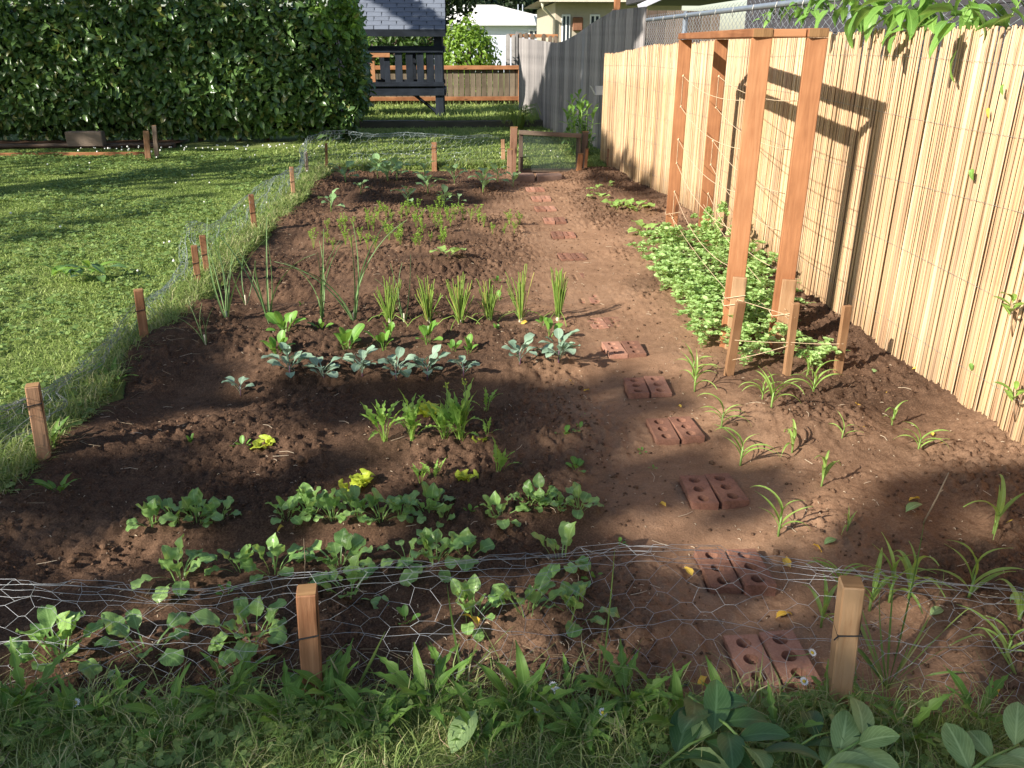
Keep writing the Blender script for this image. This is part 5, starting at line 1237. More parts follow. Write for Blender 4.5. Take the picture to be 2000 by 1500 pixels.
# chives
for i, (px, py, tpy, n, wd) in enumerate([(762, 636, 548, 34, .055), (838, 638, 548, 40, .06), (900, 642, 545, 46, .055), (957, 634, 553, 42, .05), (1018, 630, 528, 30, .06), (1090, 624, 532, 44, .035)]):
    x, y = G(px, py); z0 = zs(x, y); _, zt = AY(px, tpy, y); h = zt-z0
    t = thing('chive_clump', f'{ORD[i]} upright chive clump from the left in the chive row', 'chives', (x, y, z0-.004), 0, 'chive clumps')
    lines = []
    for k in range(n):
        a = rnd.random()*6.28; r0 = .011*rnd.random(); hh = h*rnd.uniform(.5, 1.05); sp = 1.5*wd*rnd.random()**.8; bend = .03*rnd.random()
        lines.append(np.array([(r0*math.cos(a), r0*math.sin(a), 0), (r0*math.cos(a)+sp*.35*math.cos(a), r0*math.sin(a)+sp*.35*math.sin(a), hh*.5), (sp*math.cos(a), sp*math.sin(a), hh), (sp*math.cos(a)+bend*math.cos(a)*.4, sp*math.sin(a), hh*1.06)]))
    for k in range(4):
        a = rnd.random()*6.28; lines.append(np.array([(0, 0, .01), (.04*math.cos(a), .04*math.sin(a), .07), (.10*math.cos(a), .10*math.sin(a), .05), (.14*math.cos(a), .14*math.sin(a), .01)]))
    V, F = tubes_np(lines, .0021, 4); tn = np.repeat(RN.random(len(lines)), 16)
    link('blades', mesh_np('blades', V, F, tn, True), t, M_CHIV)
    b = MB(); b.tube([(0, 0, -.01), (0, 0, .02), (0, 0, .045)], [.018, .014, .010], 9); b.build('bulb', M_ROOT, t, True)
# carrots: feathery fronds
def carrot_mesh(seed):
    r = np.random.default_rng(seed); P = []; D = []; lines = []
    for k in range(5):
        a = k*2.4+r.random(); h = .085+.07*r.random(); sp = .015+.028*r.random()
        pts = np.array([(0, 0, 0), (sp*.4*math.cos(a), sp*.4*math.sin(a), h*.6), (sp*math.cos(a), sp*math.sin(a), h)]); lines.append(pts)
        for q in range(14):
            f = .45+.6*r.random(); c = pts[1]+(pts[2]-pts[1])*((f-.45)/.55); aa = r.random()*6.28
            for z in range(2): P.append(c); D.append((math.cos(aa+z*.7), math.sin(aa+z*.7), .5*r.random()+.1))
    V1, F1 = tubes_np(lines, .0013, 3); F1 = np.concatenate([F1[:, [0, 1, 2]], F1[:, [0, 2, 3]]])
    V2, F2, t2 = scatter_leaves(np.array(P), np.array(D), np.array([[0, 0, 1.]])+.5*rand_unit(len(P)), .017, .0055)
    me = mesh_np('carrot_seedling', np.concatenate([V1, V2]), np.concatenate([F1, F2+len(V1)]), np.concatenate([np.full(len(V1), .3), t2])); me.materials.append(M_CARR); return me
CM = [carrot_mesh(i) for i in range(8)]
CROWS = [('front', [(px+rnd.uniform(-7, 7), 478+rnd.uniform(-7, 6)) for px in range(618, 880, 17)]), ('second', [(px+rnd.uniform(-8, 8), 458+rnd.uniform(-5, 5)) for px in range(640, 870, 19)]),
         ('third', [(px+rnd.uniform(-6, 6), 436+rnd.uniform(-6, 6)) for px in range(722, 890, 15)]), ('right-hand', [(px, rnd.uniform(432, 466)) for px in (880, 905, 920, 935, 945, 962, 985, 995, 1004, 1015)]), ('rearmost', [(px, 420+rnd.uniform(-4, 4)) for px in (745, 800, 815, 860, 872)])]
for rn_, pts_ in CROWS:
    for k, (px, py) in enumerate(sorted(pts_)):
        x, y = G(px, py); o = bpy.data.objects.new('carrot_seedling', CM[rnd.randrange(8)]); COL.objects.link(o)
        o.location = (x, y, zs(x, y)-.004); o.rotation_euler = (0, 0, rnd.random()*6.28); o.scale = (rnd.uniform(.65, 1.15),)*3
        tag(o, f'feathery carrot seedling, {ORD[k]} from left in the {rn_} carrot row', 'carrot', 'carrot seedlings')
# corn
CORN = [(1356, 772, 1.0), (1352, 742, .9), (1408, 845, .85), (1502, 832, 1.05), (1486, 802, .75), (1446, 908, .95), (1546, 893, .85), (1585, 790, 1.0), (1642, 872, .6), (1740, 842, .65), (1790, 893, .75), (1601, 968, .85), (1520, 1046, .95), (1652, 1046, .55), (1938, 1052, 1.0), (1606, 1212, .85), (1700, 1185, .95), (1738, 1170, 1.1), (1775, 1165, 1.05), (1890, 1175, 1.1), (1985, 1225, 1.15), (1640, 1150, .8), (1960, 1300, .9), (1575, 750, .7)]
CL = ['seedling right of the peas edge', 'seedling against the pea patch', 'slim upright seedling above the fourth brick pair', 'seedling in front of the middle stake', 'seedling behind its taller neighbour before the stakes', 'drooping seedling right of the third brick pair', 'seedling in the middle of the corn patch', 'tall seedling between middle and right stakes', 'tiny seedling right of patch middle', 'thin seedling under a yellow leaf by the fence', 'lone seedling nearest the reed fence', 'seedling level with the third brick pair', 'seedling above the front netting and second bricks', 'small bent seedling beside fallen green leaf', 'broad seedling at the right picture edge', 'seedling left of the front right stake', 'seedling just behind the front right stake', 'tall seedling right of the front right stake', 'leaning seedling in the tall grass clump', 'large arching seedling at lower right', 'seedling at right edge behind the netting', 'seedling behind the stake top', 'seedling at lower right corner', 'short seedling by the stakes']
for (px, py, sc), lab in zip(CORN, CL):
    x, y = G(px, py); t = thing('corn_plant', 'young corn '+lab, 'corn', (x, y, zs(x, y)-.004), rnd.random()*6.28, 'corn seedlings'); b = MB()
    h = .09*sc; b.tube([(0, 0, -.01), (.002, 0, h*.5), (.0, .002, h)], [.0045*sc, .004*sc, .0025*sc], 6); b.build('stalk', M_STEMG, t, True)
    n = 4 if sc < .7 else 6
    for k in range(n): put_leaf(t, 'corn_leaf', k*PI+rnd.uniform(-.5, .5), rnd.uniform(-.25, .15)+(.3 if k >= n-2 else 0), sc*rnd.uniform(.62, .95), (0, 0, h*(.25+.75*k/n)), i=k*3+rnd.randrange(3))
# peas: a low tangle of vines at the foot of the trellis
def pea_mesh(seed):
    r = np.random.default_rng(seed); P = []; D = []; Nn = []; lines = []; LL = []
    for k in range(5):
        a = k*1.26+r.random(); h = .13+.15*r.random(); sp = .05+.07*r.random()
        pts = np.array([(0, 0, 0), (sp*.4*math.cos(a), sp*.4*math.sin(a), h*.6), (sp*math.cos(a), sp*math.sin(a), h), (sp*1.5*math.cos(a), sp*1.5*math.sin(a), h*.9)]); lines.append(pts)
        for q in range(20):
            f = r.random()**.6*2.99; i = int(f); c = pts[i]+(pts[i+1]-pts[i])*(f-i); aa = r.random()*6.28
            for s in (-1, 1):
                P.append(c); D.append((math.cos(aa)*s, math.sin(aa)*s, .15+.4*r.random())); n = np.array([.5*r.normal(), .5*r.normal(), 1]); Nn.append(n); LL.append(r.uniform(.022, .040))
        e = pts[-1]; tt = np.linspace(0, 1, 9); lines.append(np.stack([e[0]+.05*tt*math.cos(a)+.008*np.sin(tt*14), e[1]+.05*tt*math.sin(a)+.008*np.cos(tt*14), e[2]+.05*tt-.03*tt**2], -1))
    V1, F1 = tubes_np(lines, .0013, 3); F1 = np.concatenate([F1[:, [0, 1, 2]], F1[:, [0, 2, 3]]]); LL = np.array(LL)
    V2, F2, t2 = scatter_leaves(np.array(P), np.array(D), np.array(Nn), LL, LL*.72)
    st = mesh_np('stem', V1, F1, np.full(len(V1), .3)); st.materials.append(M_STEMG)
    return st, (V2, F2, t2)
PM = []
for i in range(7):
    st, lf = pea_mesh(i); o = leaves_obj('foliage', M_PEA, None, *lf); PM.append((st, o.data)); bpy.data.objects.remove(o)
poly = [G(*p) for p in [(1250, 500), (1330, 485), (1420, 500), (1500, 590), (1520, 690), (1590, 690), (1600, 740), (1500, 738), (1420, 735), (1370, 690), (1300, 610)]]
pts = []
while len(pts) < 72:
    x = rnd.uniform(1.0, 2.0); y = rnd.uniform(3.5, 6.4)
    if in_poly(np.array([x]), np.array([y]), poly)[0] and all((x-a)**2+(y-b)**2 > .055**2 for a, b in pts): pts.append((x, y))
for x, y in pts:
    i = rnd.randrange(7); sc = rnd.uniform(.75, 1.15)*(.8 if y < 3.9 else 1); t = thing('pea_plant', 'pea plant in the dense light green tangle under the trellis', 'pea', (x, y, zs(x, y)-.004), rnd.random()*6.28, 'pea plants under the trellis'); t.scale = (sc, sc, sc*.95)
    link('stem', PM[i][0], t); link('foliage', PM[i][1], t)
for px, py, h in ((1365, 470, .22), (1390, 480, .27), (1410, 500, .20), (1590, 700, .10)):
    x, y = G(px, py+40); t = thing('pea_plant', {1365: 'pea vine climbing left of the far right trellis post', 1390: 'tallest pea vine climbing by the far trellis posts', 1410: 'pea vine climbing behind the tall one', 1590: 'small pea plant on its own by the right stake'}[px], 'pea', (x, y, zs(x, y)), 0, 'climbing pea vines'); t.scale = (.8, .8, h/.17)
    link('stem', PM[0][0], t); link('foliage', PM[1][1], t)

# ------------------------------------------------------------------ fallen leaves, twigs, cut branches
FALL = [(1120, 745, 'yellow leaf standing by the rightmost kale'), (1152, 757, 'thin yellow leaf lying near the rightmost kale'), (1668, 692, 'yellow leaf beside the right flat stake'), (1800, 742, 'yellow curl hanging at a corn tip by fence'), (1676, 812, 'bent yellow leaf in the corn patch'), (1820, 862, 'long yellow leaf near the reed fence'), (1846, 882, 'broad yellow leaf near the reed fence'), (1545, 1106, 'yellow leaf right of the second brick pair'), (1516, 1202, 'greenish yellow leaf between nearest brick pairs'), (1937, 1336, 'yellow leaf on soil at lower right'), (1330, 806, 'small yellow leaf above the fourth brick pair'), (1725, 776, 'yellow scraps under the corn by the stakes'), (1958, 985, 'yellow leaf near right picture edge'), (1985, 1036, 'bright yellow leaf at the right picture edge'), (1586, 1068, 'pale curled leaf above the netting'), (1380, 1322, 'tiny orange leaf left of nearest bricks'), (1352, 1130, 'orange sliver left of the second brick pair'), (1690, 858, 'orange leaf flake in the corn patch'), (1030, 632, 'orange leaf at the foot of chives'), (555, 1040, 'yellow dead leaf at left of spinach row three'), (935, 1258, 'orange curl under the front spinach'), (1300, 1000, 'brown leaf flake left of third bricks'), (1795, 985, 'orange flower petal by the dry twig')]
for px, py, lab in FALL:
    x, y = G(px, py); o = bpy.data.objects.new('fallen_leaf', LIB['yellow_leaf'][rnd.randrange(5)]); COL.objects.link(o)
    o.location = (x, y, zs(x, y)+.010); o.rotation_euler = (rnd.uniform(-.5, .1), rnd.uniform(-.6, .6), rnd.random()*6.28); o.scale = (rnd.uniform(.6, 1.15),)*3
    tag(o, lab, 'leaf', 'fallen leaves on the soil')
for px, py, sc, lab in [(1765, 1018, .65, 'bright green fallen leaf left of the dry twig'), (1608, 1070, .4, 'small dark green fallen leaf above the netting'), (1815, 1205, .45, 'dark green leaf scrap right of the front right stake'), (1970, 1192, .6, 'pale green round leaf at right behind netting'), (932, 1452, .95, 'large pale green leaf lying in the front grass'), (1695, 742, .45, 'pair of pale leaves on soil by the reed fence')]:
    x, y = G(px, py); o = bpy.data.objects.new('fallen_leaf', LIB['cut_leaf'][rnd.randrange(5)]); COL.objects.link(o)
    o.location = (x, y, (zs(x, y) if py < 1400 else .09)+.012); o.rotation_euler = (.1 if py < 1400 else -.35, rnd.uniform(-.2, .2), -1.2 if py < 1400 else 2.6); o.scale = (sc,)*3; tag(o, lab, 'leaf', 'green fallen leaves')
def stick(label, a, b_, r=.003, lift=.0):
    x, y = G(*a); t = thing('twig', label, 'twig', (x, y, zs(x, y))); x2, z2 = AY(*b_, y+lift); m = MB()
    m.tube([(0, 0, -.01), ((x2-x)*.5+.004, lift*.5, (z2-zs(x, y))*.5), (x2-x, lift, z2-zs(x, y))], [r, r*.9, r*.6], 6); m.build('stem', M_DRY, t, True)
    m = MB(); m.tube([((x2-x)*.6, lift*.6, (z2-zs(x, y))*.6), ((x2-x)*.6+.015, lift*.6, (z2-zs(x, y))*.6+.012)], r*.5, 5); m.build('side_twig', M_DRY, t)
stick('dry brown twig stuck upright in the soil at right', (1800, 1030), (1853, 923), .003)
stick('thin pale stalk standing behind the left front stake', (595, 1150), (593, 1052), .0016)
def branch(label, base, tip, leaves, rb, zb, zt, key='cut_leaf', ydrop=0.0):
    x, y = G(base[0], base[1], zb); x2, y2 = G(tip[0], tip[1], zt); t = thing('cut_laurel_branch', label, 'branch', (x, y, zb)); m = MB(); d = Vector((x2-x, y2-y, zt-zb))
    m.tube([(0, 0, 0), d*.5+Vector((0, 0, .015)), d], [rb, rb*.8, rb*.5], 6); m.build('stem', M_STEMG, t, True)
    for k in range(leaves):
        f = (k+.6)/leaves; sd = 1 if k % 2 else -1; az = math.atan2(-d.x, d.y)+sd*rnd.uniform(.5, 1.3)
        put_leaf(t, key if rnd.random() < .75 else ('dark_leaf' if key == 'cut_leaf' else 'cut_leaf'), az, rnd.uniform(-.2, .5), rnd.uniform(.7, 1.05), d*f, roll=rnd.uniform(-.5, .5))
branch('cut laurel branch with dark leaves lying at bottom right of centre', (1345, 1360), (1500, 1500), 9, .004, .13, .12, 'dark_leaf')
branch('cut laurel sprig with big pale leaves at lower right', (1590, 1520), (1690, 1440), 8, .004, .08, .15, 'cut_leaf')
branch('cut laurel sprig lying at the bottom right corner', (1860, 1530), (1990, 1455), 6, .004, .08, .12, 'cut_leaf')
branch('dark laurel sprig at the bottom edge left of the pale one', (1290, 1500), (1400, 1430), 6, .004, .07, .12, 'dark_leaf')
branch('short laurel sprig under the front right stake', (1540, 1470), (1640, 1425), 3, .003, .08, .12, 'dark_leaf')
# clump of broad leaves on the lawn
x, y = G(165, 565); t = thing('lawn_weed', 'broad-leaved weed clump growing in the lawn at left', 'weed', (x, y, zl(x, y)))
for k in range(17): put_leaf(t, 'new_leaf' if k % 3 else 'laurel_leaf', k*2.4, rnd.uniform(-.2, .6), rnd.uniform(.7, 1.15), (rnd.uniform(-.17, .17), rnd.uniform(-.1, .1), .05+.03*rnd.random()))
# vine over the reed fence
def vine():
    t = thing('climbing_vine', 'leafy vine hanging over chain-link fence at the top right', 'vine', (2.2, 3.9, 1.6)); b = MB(); O = Vector((2.2, 3.9, 1.6))
    for px, py, n, sz, sd in [(1690, 10, 9, 1.2, 0), (1745, 15, 12, 1.3, 0), (1770, 55, 6, .9, 0), (1840, 25, 7, 1.1, 0), (1640, 10, 6, 1.0, 0), (1880, 35, 7, 1.1, 0), (1790, 5, 10, 1.2, 0), (1970, 40, 4, .8, 0), (1550, 20, 10, .9, .12), (1520, 12, 9, .8, .2), (1580, 25, 8, .9, .12), (1600, 8, 8, .9, .1), (1490, 42, 4, .6, .08), (1900, 5, 6, 1.2, 0), (1720, -25, 8, 1.2, 0), (1800, -30, 8, 1.2, 0)]:
        X = 2.12+sd; y, z = AX(px, py, X); c = Vector((X, y, z))-O
        b = MB(); b.tube([c+Vector((.12, .1, .05)), c+Vector((.05, .03, .07)), c], [.004, .003, .002], 5); b.build('stem', M_STEMG, t, True)
        for k in range(n):
            put_leaf(t, 'vine_leaf', rnd.uniform(0, 6.28), rnd.uniform(-.9, .2), sz*rnd.uniform(.7, 1.15), c+Vector((rnd.uniform(-.05, .08), rnd.uniform(-.09, .09), rnd.uniform(-.02, .05))), roll=rnd.uniform(-.6, .6))
vine()
for i, (px, py, lab) in enumerate([(1880, 85, 'long green leaf caught on the reed fence near its top'), (1962, 160, 'small curled leaf stuck on reed fence at right'), (1900, 325, 'dried green leaf stuck midway on the reed fence'), (1930, 210, 'withered tan leaf cluster on the reed fence'), (1895, 705, 'small dead leaf stuck low on the reed fence')]):
    y, z = AX(px, py, 2.125); o = bpy.data.objects.new('caught_leaf', LIB['vine_leaf' if i != 3 else 'yellow_leaf'][i % 5]); COL.objects.link(o); o.location = (2.125, y, z); o.rotation_euler = (-1.2, .3, 1.2+.4*i); o.scale = ((1.0, .35, .4, .8, .3)[i],)*3; tag(o, lab, 'leaf')
for px, py, n, lab in ((1985, 590, 7, 'bright green sprig poking through the reed fence at right edge'), (1990, 760, 6, 'low green sprig poking out of the reed fence at right')):
    y, z = AX(px, py, 2.1); t = thing('fence_sprig', lab, 'sprig', (2.1, y, z-.1)); b = MB(); b.tube([(.04, .03, -.05), (0, 0, .02), (-.02, -.01, .1)], .003, 5); b.build('stem', M_DRY, t, True)
    for k in range(n): put_leaf(t, 'new_leaf', k*2.4, .3, .45*rnd.uniform(.7, 1.2), (-.02, -.01, .05+.01*k))

# ------------------------------------------------------------------ grass, clover, weeds
def blades_np(x, y, z, h, w, lean, seg=2, tone=None):
    m = len(x); a = RN.random(m)*6.28; dx, dy = np.cos(a), np.sin(a); ex, ey = -dy, dx
    ph = RN.random(m)*6.28; ex, ey = np.cos(ph), np.sin(ph)
    b0 = np.stack([x, y, z], -1); mid = b0+np.stack([dx*lean*h*.35, dy*lean*h*.35, h*.62], -1); tip = b0+np.stack([dx*lean*h, dy*lean*h, h*(1-.30*lean)], -1)
    e = np.stack([ex*w*.5, ey*w*.5, np.zeros(m)], -1)
    V = np.stack([b0-e, b0+e, mid-e*.8, mid+e*.8, tip], 1)
    F = (np.array([(0, 1, 3), (0, 3, 2), (2, 3, 4)])[None]+5*np.arange(m)[:, None, None]).reshape(-1, 3)
    tone = RN.random(m) if tone is None else tone
    return V.reshape(-1, 3), F, np.repeat(tone, 5)
def in_view(x, y, margin=260):
    px, py, d = project(np.stack([x, y, np.zeros_like(x)], -1)); return (d > .2) & (px > -margin*3.2) & (px < 2000+margin) & (py < 1500+margin*1.6) & (py > 0)
def join(parts):
    V = []; F = []; T = []; n = 0
    for v, f, t in parts: V.append(v); F.append(f+n); T.append(t); n += len(v)
    return np.concatenate(V), np.concatenate(F), np.concatenate(T)
def lawn_points(n, x0, x1, y0, y1, power=1.0):
    x = RN.uniform(x0, x1, n); y = y0+(y1-y0)*RN.random(n)**power
    k = in_view(x, y) & (bed_in(x, y) < .02) & (x < 2.05); return x[k], y[k]
def lawn_grass():
    parts = []
    x, y = lawn_points(700000, -9, -1.45, .9, 13.0, 1.4)
    d = np.hypot(x, y); edge = np.exp(-np.abs(x+1.75)/.28)
    clump = vnoise(x*7, y*7); k = RN.random(len(x)) < .5+.5*clump; x, y, d, edge, clump = x[k], y[k], d[k], edge[k], clump[k]
    h = (.012+.018*RN.random(len(x))+.010*clump)*(1+edge*(1.1+1.6*RN.random(len(x))**3)); w = .0028+.00075*d
    parts.append(blades_np(x, y, lawn_z(x, y)-.006, h, w, RN.uniform(.5, 1.7, len(x)), tone=np.clip(RN.random(len(x))*.75+.12*clump+.30*edge*RN.random(len(x)), 0, 1)))
    x, y = lawn_points(110000, -2.6, 2.0, 10.55, 15.7); d = np.hypot(x, y)
    parts.append(blades_np(x, y, lawn_z(x, y)-.004, .03+.03*RN.random(len(x))+.04*(RN.random(len(x)) < .05), .003+.0008*d, RN.uniform(.4, 1.5, len(x))))
    x, y = lawn_points(70000, -4.5, 2.0, 15.8, 19.35); d = np.hypot(x, y)
    parts.append(blades_np(x, y, lawn_z(x, y)-.004, .04+.05*RN.random(len(x))+.08*(RN.random(len(x)) < .03), .003+.0008*d, RN.uniform(.2, 1, len(x)), tone=.25+.7*RN.random(len(x))))
    V, F, T = join(parts)
    tag(link('lawn_grass', mesh_np('lawn_grass', V, F, T), None, M_GRASS), 'short mown lawn grass left of and beyond the bed', 'grass', kind='stuff')
lawn_grass()
def clover():
    parts = []
    for n, a in ((22000, (-7.5, -1.5, 1.3, 12.5, 1.5)), (2600, (-1.6, 2.0, 1.0, 1.75, 1.0))):
        x, y = lawn_points(n, *a); k = vnoise(x*2.3+5, y*2.3) > .38; x, y = x[k], y[k]; m = len(x); d = np.hypot(x, y)
        z = lawn_z(x, y)+.02+.022*RN.random(m); s = (.008+.006*RN.random(m))*(1+.07*d); a0 = RN.random(m)*6.28
        for j in range(3):
            aa = a0+j*2.094; D = np.stack([np.cos(aa), np.sin(aa), .15*RN.normal(size=m)], -1); N_ = np.array([[0, 0, 1.]])+.35*RN.normal(size=(m, 3))
            V, F, T = scatter_leaves(np.stack([x, y, z], -1), D, N_, s*1.3, s*1.5, .1, .1); parts.append((V, F, T))
    V, F, T = join(parts); tag(link('clover', mesh_np('clover', V, F, T), None, M_CLOVER), 'clover and small weeds growing through the grass', 'clover', kind='stuff')
clover()
def long_grass():
    parts = []; x, y = lawn_points(62000, -2.2, 2.1, .8, 1.95); edge = np.exp(-np.abs(bed_in(x, y))/.10); cl = vnoise(x*9, y*9)
    k = RN.random(len(x)) < .30+.7*cl; x, y, edge, cl = x[k], y[k], edge[k], cl[k]
    parts.append(blades_np(x, y, lawn_z(x, y)-.006, (.03+.07*RN.random(len(x))**1.6+.025*cl)*(1+.5*edge*RN.random(len(x))), .0016+.0022*RN.random(len(x)), RN.uniform(.3, 1.6, len(x)), tone=np.clip(.25+.75*RN.random(len(x)), 0, 1)))
    # uncut fringe along the left and far netting
    yy = RN.uniform(1.9, 10.8, 15000); xx = bed_left(yy)-np.abs(RN.normal(size=15000))*.11-.0; k = in_view(xx, yy); xx, yy = xx[k], yy[k]
    parts.append(blades_np(xx, yy, lawn_z(xx, yy)-.004, .04+.11*RN.random(len(xx))**2, .0022+.0006*yy, RN.uniform(.3, 1.5, len(xx)), tone=np.clip(.3+.7*RN.random(len(xx)), 0, 1)))
    xx = RN.uniform(-1.7, .7, 6500); yy = BED_BACK+.02+np.abs(RN.normal(size=6500))*.1
    parts.append(blades_np(xx, yy, lawn_z(xx, yy)-.004, .04+.10*RN.random(len(xx))**2, .007, RN.uniform(.2, 1.2, len(xx)), tone=np.clip(.2+.7*RN.random(len(xx)), 0, 1)))
    V, F, T = join(parts); tag(link('long_grass', mesh_np('long_grass', V, F, T), None, M_TALL), 'long uncut grass along the netting and front edge', 'grass', kind='stuff')
    # dry stems lying across the edges
    lines = []
    for _ in range(420):
        if rnd.random() < .55: x = rnd.uniform(-1.3, 1.5); y = rnd.uniform(1.3, 1.7)
        else: y = 1.9+5*rnd.random()**2; x = float(bed_left(np.array([y]))[0])+rnd.uniform(-.2, .18)
        a = rnd.random()*6.28; L = rnd.uniform(.04, .13); z = max(zl(x, y), zs(x, y))+.008+.03*rnd.random()*(x > -1.45 and y < 1.8)
        lines.append(np.array([(x, y, z), (x+L*.5*math.cos(a), y+L*.5*math.sin(a), z+.012*rnd.random()), (x+L*math.cos(a+.3), y+L*math.sin(a+.3), z+rnd.uniform(-.004, .012))]))
    V, F = tubes_np(lines, .0009, 3); tag(link('dry_stems', mesh_np('dry_stems', V, F, RN.random(len(V))), None, M_DRY), 'dry grass stems lying along the bed edges', 'straw', kind='stuff')
long_grass()
WEEDS = [(455, 1372, 1.05, 'dandelion rosette left of the left front stake'), (610, 1365, 1.0, 'dandelion leaf tuft against the left front stake'), (660, 1400, 1.0, 'weed rosette right of the left front stake'), (730, 1440, 1.0, 'broad-leaved weed in grass at bottom centre left'), (800, 1395, .8, 'weed tuft under the front netting left of centre'), (880, 1370, .9, 'grassy weed below the front spinach'), (1000, 1420, 1.0, 'weed rosette at bottom centre'), (1110, 1390, .8, 'weed beside the pair of daisies'), (1215, 1390, 1.05, 'upright paddle-leaved weed right of the daisies'), (1290, 1400, .9, 'weed left of the cut laurel branch'), (340, 1440, .9, 'weed rosette at bottom left'), (180, 1440, .9, 'weed in shaded grass at far bottom left'), (1700, 1385, .8, 'feathery weed at foot of the right front stake'), (1900, 1430, .9, 'weed at bottom right by the laurel sprig'), (225, 760, 1.0, 'leafy weed at the bed edge near second left stake'), (110, 900, 1.1, 'dock leaf against the nearest left stake'), (120, 985, .8, 'weed below the nearest left stake'), (570, 1440, .9, 'weed at the bottom left of stake'), (940, 1490, .8, 'weed at the bottom picture edge'), (1145, 1470, .8, 'weed at bottom edge right of centre')]
_near = ['by the far left daisy', 'left of the bottom left rosette', 'under the leftmost front spinach', 'between the left weeds', 'left of the left front stake foot', 'right of the left front stake foot', 'under the front netting middle', 'below the pair of daisies', 'right of the daisy pair', 'before the nearest bricks', 'at the bottom edge below the left stake', 'beside the pale fallen leaf', 'right of the pale fallen leaf', 'left of the dark laurel sprig', 'at the right front stake foot', 'between right stake and corner sprig', 'at the right bottom edge', 'near the bottom left corner', 'in the bottom left corner', 'below the tall grass clump']
for k_ in range(20): WEEDS.append((60+97*k_ if k_ < 17 else (40, 25, 1760)[k_-17], (1405, 1450, 1425, 1470)[k_ % 4], rnd.uniform(.75, 1.2), 'low weed tuft '+_near[k_ if k_ in (17, 18, 19) else k_]))
for px, py, sc, lab in WEEDS:
    x, y = G(px, py); rosette('weed_plant', lab, 'weed', 'broad-leaved weeds in the grass', px, py, 'weed_leaf', 8, sc, .012, .15, zoff=max(0, zl(x, y)-zs(x, y))+.005)
# tall seeding grasses standing through the netting
def tall_grass(label, px, py, blades):
    x, y = G(px, py); t = thing('tall_grass', label, 'grass', (x, y, max(zs(x, y), zl(x, y))-.005), 0, 'tall grass tufts in the netting'); mb = {}
    for (tx, ty, bend, w) in blades:
        x2, z2 = AY(tx, ty, y+rnd.uniform(-.06, .06)); d = Vector((x2-x, rnd.uniform(-.05, .05), z2-t.location.z)); pts = []
        n = 10; V = []; F = []; side = Vector((.5, 1, 0)).normalized() if abs(bend) < .02 else Vector((0, 1, .15)).normalized()
        for i in range(n+1):
            f = i/n; p = d*f+Vector((-bend*f*(1-f)*1.2, 0, abs(bend)*2.2*f*(1-f))); ww = w*(.35+.65*min(1, f*3))*(1-f**3*.92); s = Vector((.35, .2, .75)) if f > .4 and abs(bend) > .02 else Vector((1, .3, 0)); s.normalize()
            V += [p-s*ww*.5, p+Vector((0, 0, -ww*.15)), p+s*ww*.5]
        for i in range(n): F += [(i*3, i*3+1, i*3+4, i*3+3), (i*3+1, i*3+2, i*3+5, i*3+4)]
        m = MB(); m.add(V, F); o = m.build('blade', M_TALL, t, True)
tall_grass('big clump of tall grass right of the front right stake', 1735, 1335, [(1690, 1180, .01, .006), (1815, 1085, -.10, .011), (1870, 1165, -.12, .012), (1640, 1120, .08, .010), (1600, 1180, .07, .008), (1815, 1020, -.02, .007), (1790, 1170, .0, .008), (1755, 1130, .01, .008), (1715, 1150, .03, .008), (1770, 1250, -.02, .007), (1930, 1250, -.12, .008), (1660, 1240, .05, .007), (1845, 1260, -.04, .009)])
tall_grass('tall grass tuft in front of spinach below centre', 905, 1350, [(873, 1140, .01, .006), (960, 1290, -.04, .007), (840, 1310, .05, .006), (1010, 1275, -.06, .007), (940, 1260, .0, .005)])
tall_grass('single tall bent grass left of nearest bricks', 1170, 1370, [(1210, 1100, -.01, .005), (1260, 1250, -.08, .006), (1145, 1280, .05, .006), (1190, 1200, .03, .005)])
tall_grass('tall grass blades beside the left front stake', 690, 1370, [(755, 1215, -.02, .008), (735, 1290, -.02, .009), (800, 1300, -.02, .008), (650, 1250, .02, .006)])
tall_grass('tall grass by the left edge between stakes', 425, 520, [(418, 380, .03, .008), (436, 392, -.02, .007), (400, 440, .03, .006)])
tall_grass('tall grass standing in the far netting', 940, 322, [(942, 278, .01, .012), (930, 290, .01, .01), (950, 300, -.01, .01)])
tall_grass('grass tuft at the right picture edge behind netting', 1990, 1330, [(1930, 1210, .05, .009), (2010, 1180, -.02, .008), (1950, 1260, .06, .008)])
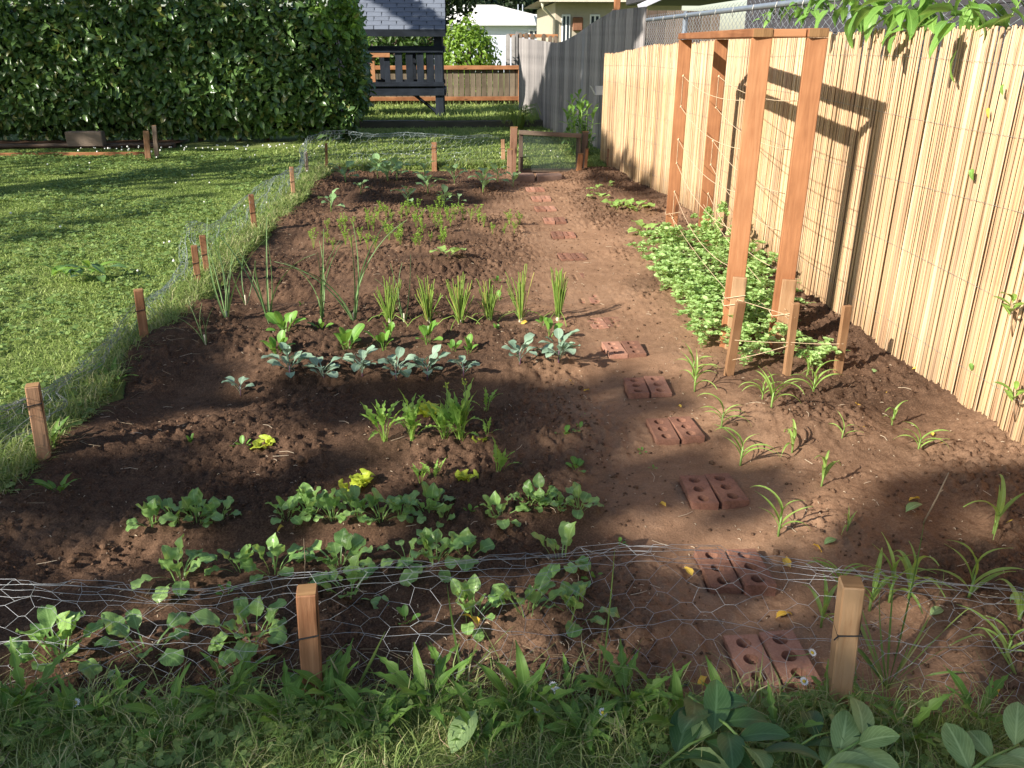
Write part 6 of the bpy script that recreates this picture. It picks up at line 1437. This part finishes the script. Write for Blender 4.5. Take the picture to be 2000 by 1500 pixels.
# daisies
for i, (px, py, lab) in enumerate([(147, 1373, 'white daisy in the grass at far left'), (1080, 1340, 'upper daisy of the touching pair at centre'), (1088, 1350, 'lower daisy of the touching pair at centre'), (1050, 1386, 'half closed daisy left below the pair'), (1177, 1392, 'white daisy right of the daisy pair'), (1586, 1275, 'white daisy beside the nearest brick pair'), (1570, 1331, 'white daisy at the front corner of nearest bricks')]):
    x, y = G(px, py, .09); t = thing('daisy', lab, 'daisy', (x, y, .09), rnd.random()*6, 'daisies in the front grass'); t.rotation_euler = (.5, rnd.uniform(-.3, .3), rnd.random())
    b = MB(); b.tube([(0, 0, 0), (.004, .01, -.04), (0, .03, -.09)], .0009, 4); b.build('stem', M_STEMG, t)
    b = MB(); b.tube([(0, 0, -.001), (0, 0, .002), (0, 0, .004)], [.004, .0042, .002], 8); b.build('disc', M_DISC, t, True)
    b = MB()
    for k in range(15):
        a = 2*PI*k/15; c, s = math.cos(a), math.sin(a); b.add([(c*.003, s*.003, .001), (c*.008-s*.0018, s*.008+c*.0018, .002), (c*.0115, s*.0115, .003), (c*.008+s*.0018, s*.008-c*.0018, .002)], [(0, 1, 2, 3)])
    b.build('petals', M_PETAL, t)
# tiny clover flowers in the lawn and along the hedge
parts = []; x = np.concatenate([RN.uniform(-5.4, -1.9, 60), RN.uniform(-7, -1.7, 35), RN.uniform(-1.4, 1.8, 40)]); y = np.concatenate([RN.normal(12.45, .2, 60), RN.uniform(5, 12, 35), RN.uniform(10.75, 12.3, 40)])
base = np.array(_ico); r = RN.uniform(.008, .014, len(x))*np.concatenate([np.full(60, 1.1), np.full(35, .8), np.full(40, .7)]); z = lawn_z(x, y)+.055+.03*RN.random(len(x))
V = (base[None]*r[:, None, None]+np.stack([x, y, z], -1)[:, None, :]).reshape(-1, 3); F = (np.array(_icf)[None]+12*np.arange(len(x))[:, None, None]).reshape(-1, 3)
k = bed_in(np.repeat(x, 20), np.repeat(y, 20)) < 0; tag(link('clover_flowers', mesh_np('clover_flowers', V, F[k], np.full(len(V), .5), True), None, M_PETAL), 'tiny white clover flowers dotted along the lawn', 'flowers', kind='stuff')
